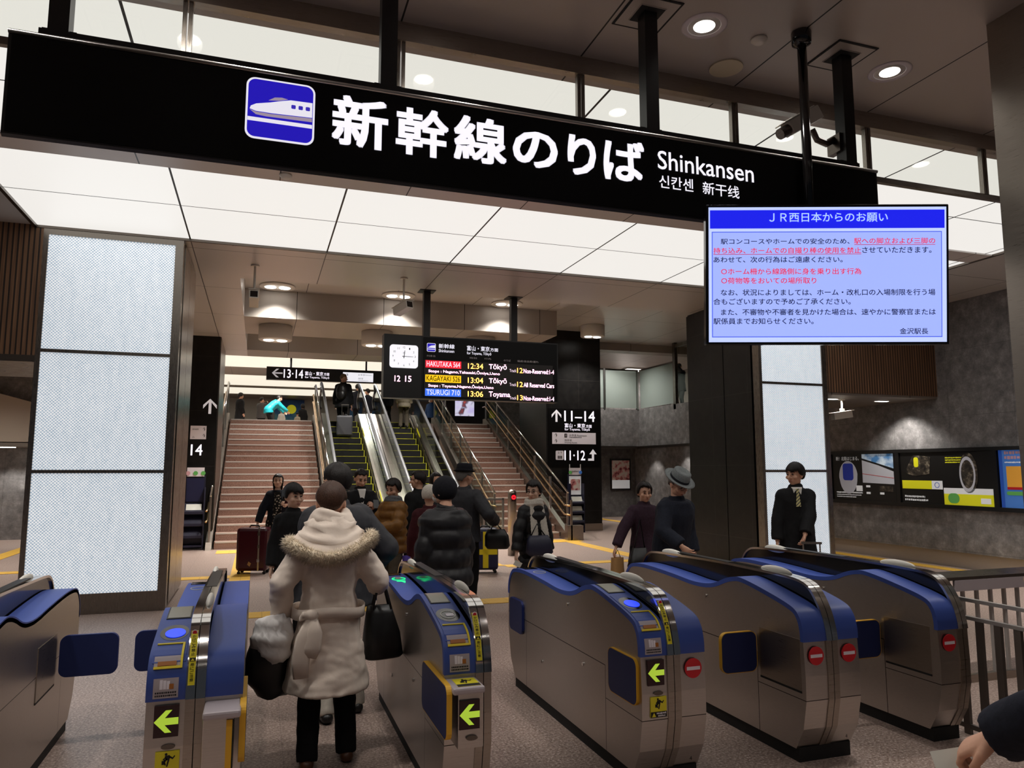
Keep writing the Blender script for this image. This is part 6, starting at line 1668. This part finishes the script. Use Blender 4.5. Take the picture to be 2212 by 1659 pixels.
MB().prism(rrect(.08, 1.1, .3, 1.27, .08), -.018, -.016, 'y').build('leaf_badge', 'poster_green', t)
MB().box(.7, .88, -.018, -.016, 1.11, 1.2).build('white_patch', 'poster_white', t)
smudges([(.06, 1.87, .5, 1.895), (.06, 1.83, .46, 1.855), (.06, 1.79, .4, 1.815)], -.0125, 'poster_yellow', t, 3)
for y0, y1, lab in ((7.95, 8.91, 'sky-blue poster with an orange panel and green strip, next to the wheel poster'), (7.12, 7.95, 'sky-blue poster with an orange panel, half hidden by the steel column')):
    t, w = wposter('poster', lab, y0, y1, 'poster_blue')
    MB().box(0, .06, -.014, -.012, 1.07, 1.99).build('side_band', 'poster_blue2', t); MB().box(w - .06, w, -.014, -.012, 1.07, 1.99).build('side_band', 'poster_blue2', t)
    p = MB().box(.12, w - .15, -.016, -.012, 1.38, 1.73).build('orange_panel', 'poster_orange', t)
    MB().box(.12, w - .15, -.018, -.016, 1.36, 1.40).build('red_line', 'sign_red', p)
    MB().prism(rrect(.46, 1.42, .62, 1.62, .05), -.018, -.016, 'y').build('engine', 'gate_blue_dark', p)
    MB().prism(rrect(.1, 1.27, .78, 1.33, .03), -.016, -.012, 'y').build('green_strip', 'poster_green', t)
    smudges([(.1, 1.92, .82, 1.975), (.1, 1.84, .82, 1.895)], -.0125, 'poster_pink', t, 4)
    smudges([(.1, 1.78, .82, 1.805)], -.0125, 'poster_white', t, 5)
# framed poster in the recess under the balcony
t = thing('poster', 'framed pink floral poster on the stone wall under the balcony', 'poster', (12.35, 24.19, 1.5))
MB().box(-.4, .4, -.04, 0, -.56, .56).build('frame', 'black_satin', t)
k = mat('poster_floral', S(220, 190, 190), .6)
v = k.node('ShaderNodeTexVoronoi'); k.link(k.obj(), v.inputs['Vector']); v.inputs['Scale'].default_value = 9
k.link(k.ramp(k.noise(k.obj(), 7, 3), [(.36, S(130, 50, 60)), (.46, S(226, 150, 150)), (.56, S(236, 222, 214))]), k.b.inputs['Base Color'])
MB().box(-.35, .35, -.045, -.04, -.2, .5).build('picture', 'poster_floral', t)
MB().box(-.35, .35, -.045, -.04, -.5, -.2).build('text_band', 'poster_white', t)
# mural on the upper landing
t = thing('mural', 'blue night mural with a yellow moon at the back of the upper landing', 'mural', (0, 40.9, 0))
k = mat('mural_night', S(40, 80, 130), .6)
P = k.obj(); x, y, z = k.sep(P); n = k.noise(P, 3, 4)
hgt = k.math('ADD', k.math('MULTIPLY', k.math('SUBTRACT', z, UF), .34), k.math('MULTIPLY', k.math('SUBTRACT', n, .5), .5))
k.link(k.ramp(hgt, [(.05, S(120, 150, 110)), (.3, S(90, 150, 150)), (.55, S(30, 90, 150)), (.85, S(16, 50, 110))]), k.b.inputs['Base Color'])
for x0, x1 in ((.7, 2.2), (4.6, 6.0)):
    MB().box(x0, x1, 0, .05, UF, 5.35).build('panel', 'mural_night', t)
    MB().disc((x0 + .85, -.01, 4.85), .24, .02, 'y').build('moon', 'poster_yellow', t)
# advertising screen at the top of the right stairs
t = thing('advert_screen', 'lit advertising screen in a black housing above the right-hand stairs', 'screen', (7.3, 25.9, UF))
MB().box(-1.0, .45, 0, .2, 0, 2.2).build('housing', 'black_satin', t)
k = mat('advert_picture', S(180, 170, 200), .4, emit=(1, 1, 1, 1), es=.8)
n = k.noise(k.obj(), 2.2, 3); c = k.ramp(n, [(.35, S(200, 190, 240)), (.52, S(225, 222, 245)), (.6, S(60, 40, 60)), (.68, S(230, 90, 60))]); k.link(c, k.b.inputs['Emission Color'])
MB().box(-.66, .05, -.02, 0, .45, 1.7).build('picture', 'advert_picture', t)
# brochure racks at the two black pillars
def rack(loc, label, left):
    t = thing('brochure_rack', label, 'brochure rack', loc)
    MB().box(-.2, .2, .05, .09, .12, 1.55).box(-.21, -.19, -.12, .09, 0, 1.3).box(.19, .21, -.12, .09, 0, 1.3).box(-.2, .2, -.12, .09, .06, .1).build('stand', 'gate_blue_dark' if False else 'leather_navy', t)
    for i, z in enumerate((.25, .5, .75)):
        s = MB().prism([(.05, z + .2), (-.1, z), (-.12, z), (-.12, z + .05), (.04, z + .22)], -.19, .19, 'x').build('shelf', 'leather_navy', t)
        if not left or i == 2: MB().prism([(-.02, z + .14), (-.11, z + .02), (-.118, z + .03), (-.03, z + .2)], -.15, .15, 'x').build('brochures', 'paper_white', s)
    MB().box(-.17, .17, .03, .05, 1.0, 1.5).build('poster_holder', 'case_navy' if left else 'poster_white', t)
    h = MB().box(-.17, .17, .02, .05, 1.53, 1.72).build('header', 'white_sign', t)
    for x, m_ in ((-.15, 'poster_pink' if left else 'poster_green'), (.15, 'poster_green' if left else 'poster_blue')) + (((0, 'poster_green'),) if left else ()):
        MB().disc((x, .012, 1.6), .045, .012, 'y', 16).build('badge', m_, h)
    if not left:
        lettering([('palavi', -.1, 1.59, .1, 1.66)], onface(.018), 'text_black', h)
        MB().box(-.14, .14, .025, .03, 1.12, 1.42).build('photo', 'poster_floral', t)
        MB().bar((-.16, .03, 1.7), (-.16, .03, 1.82), .012).bar((.16, .03, 1.7), (.16, .03, 1.82), .012).build('prong', 'white_paint', t)
    return t
rack((-1.26, 17.2, 0), 'dark blue brochure rack with coloured dots at the pillar beside the left stairs', True)
rack((8.15, 18.6, 0), 'dark blue brochure rack with a floral photo in front of the broad sign pillar', False)
end_text()
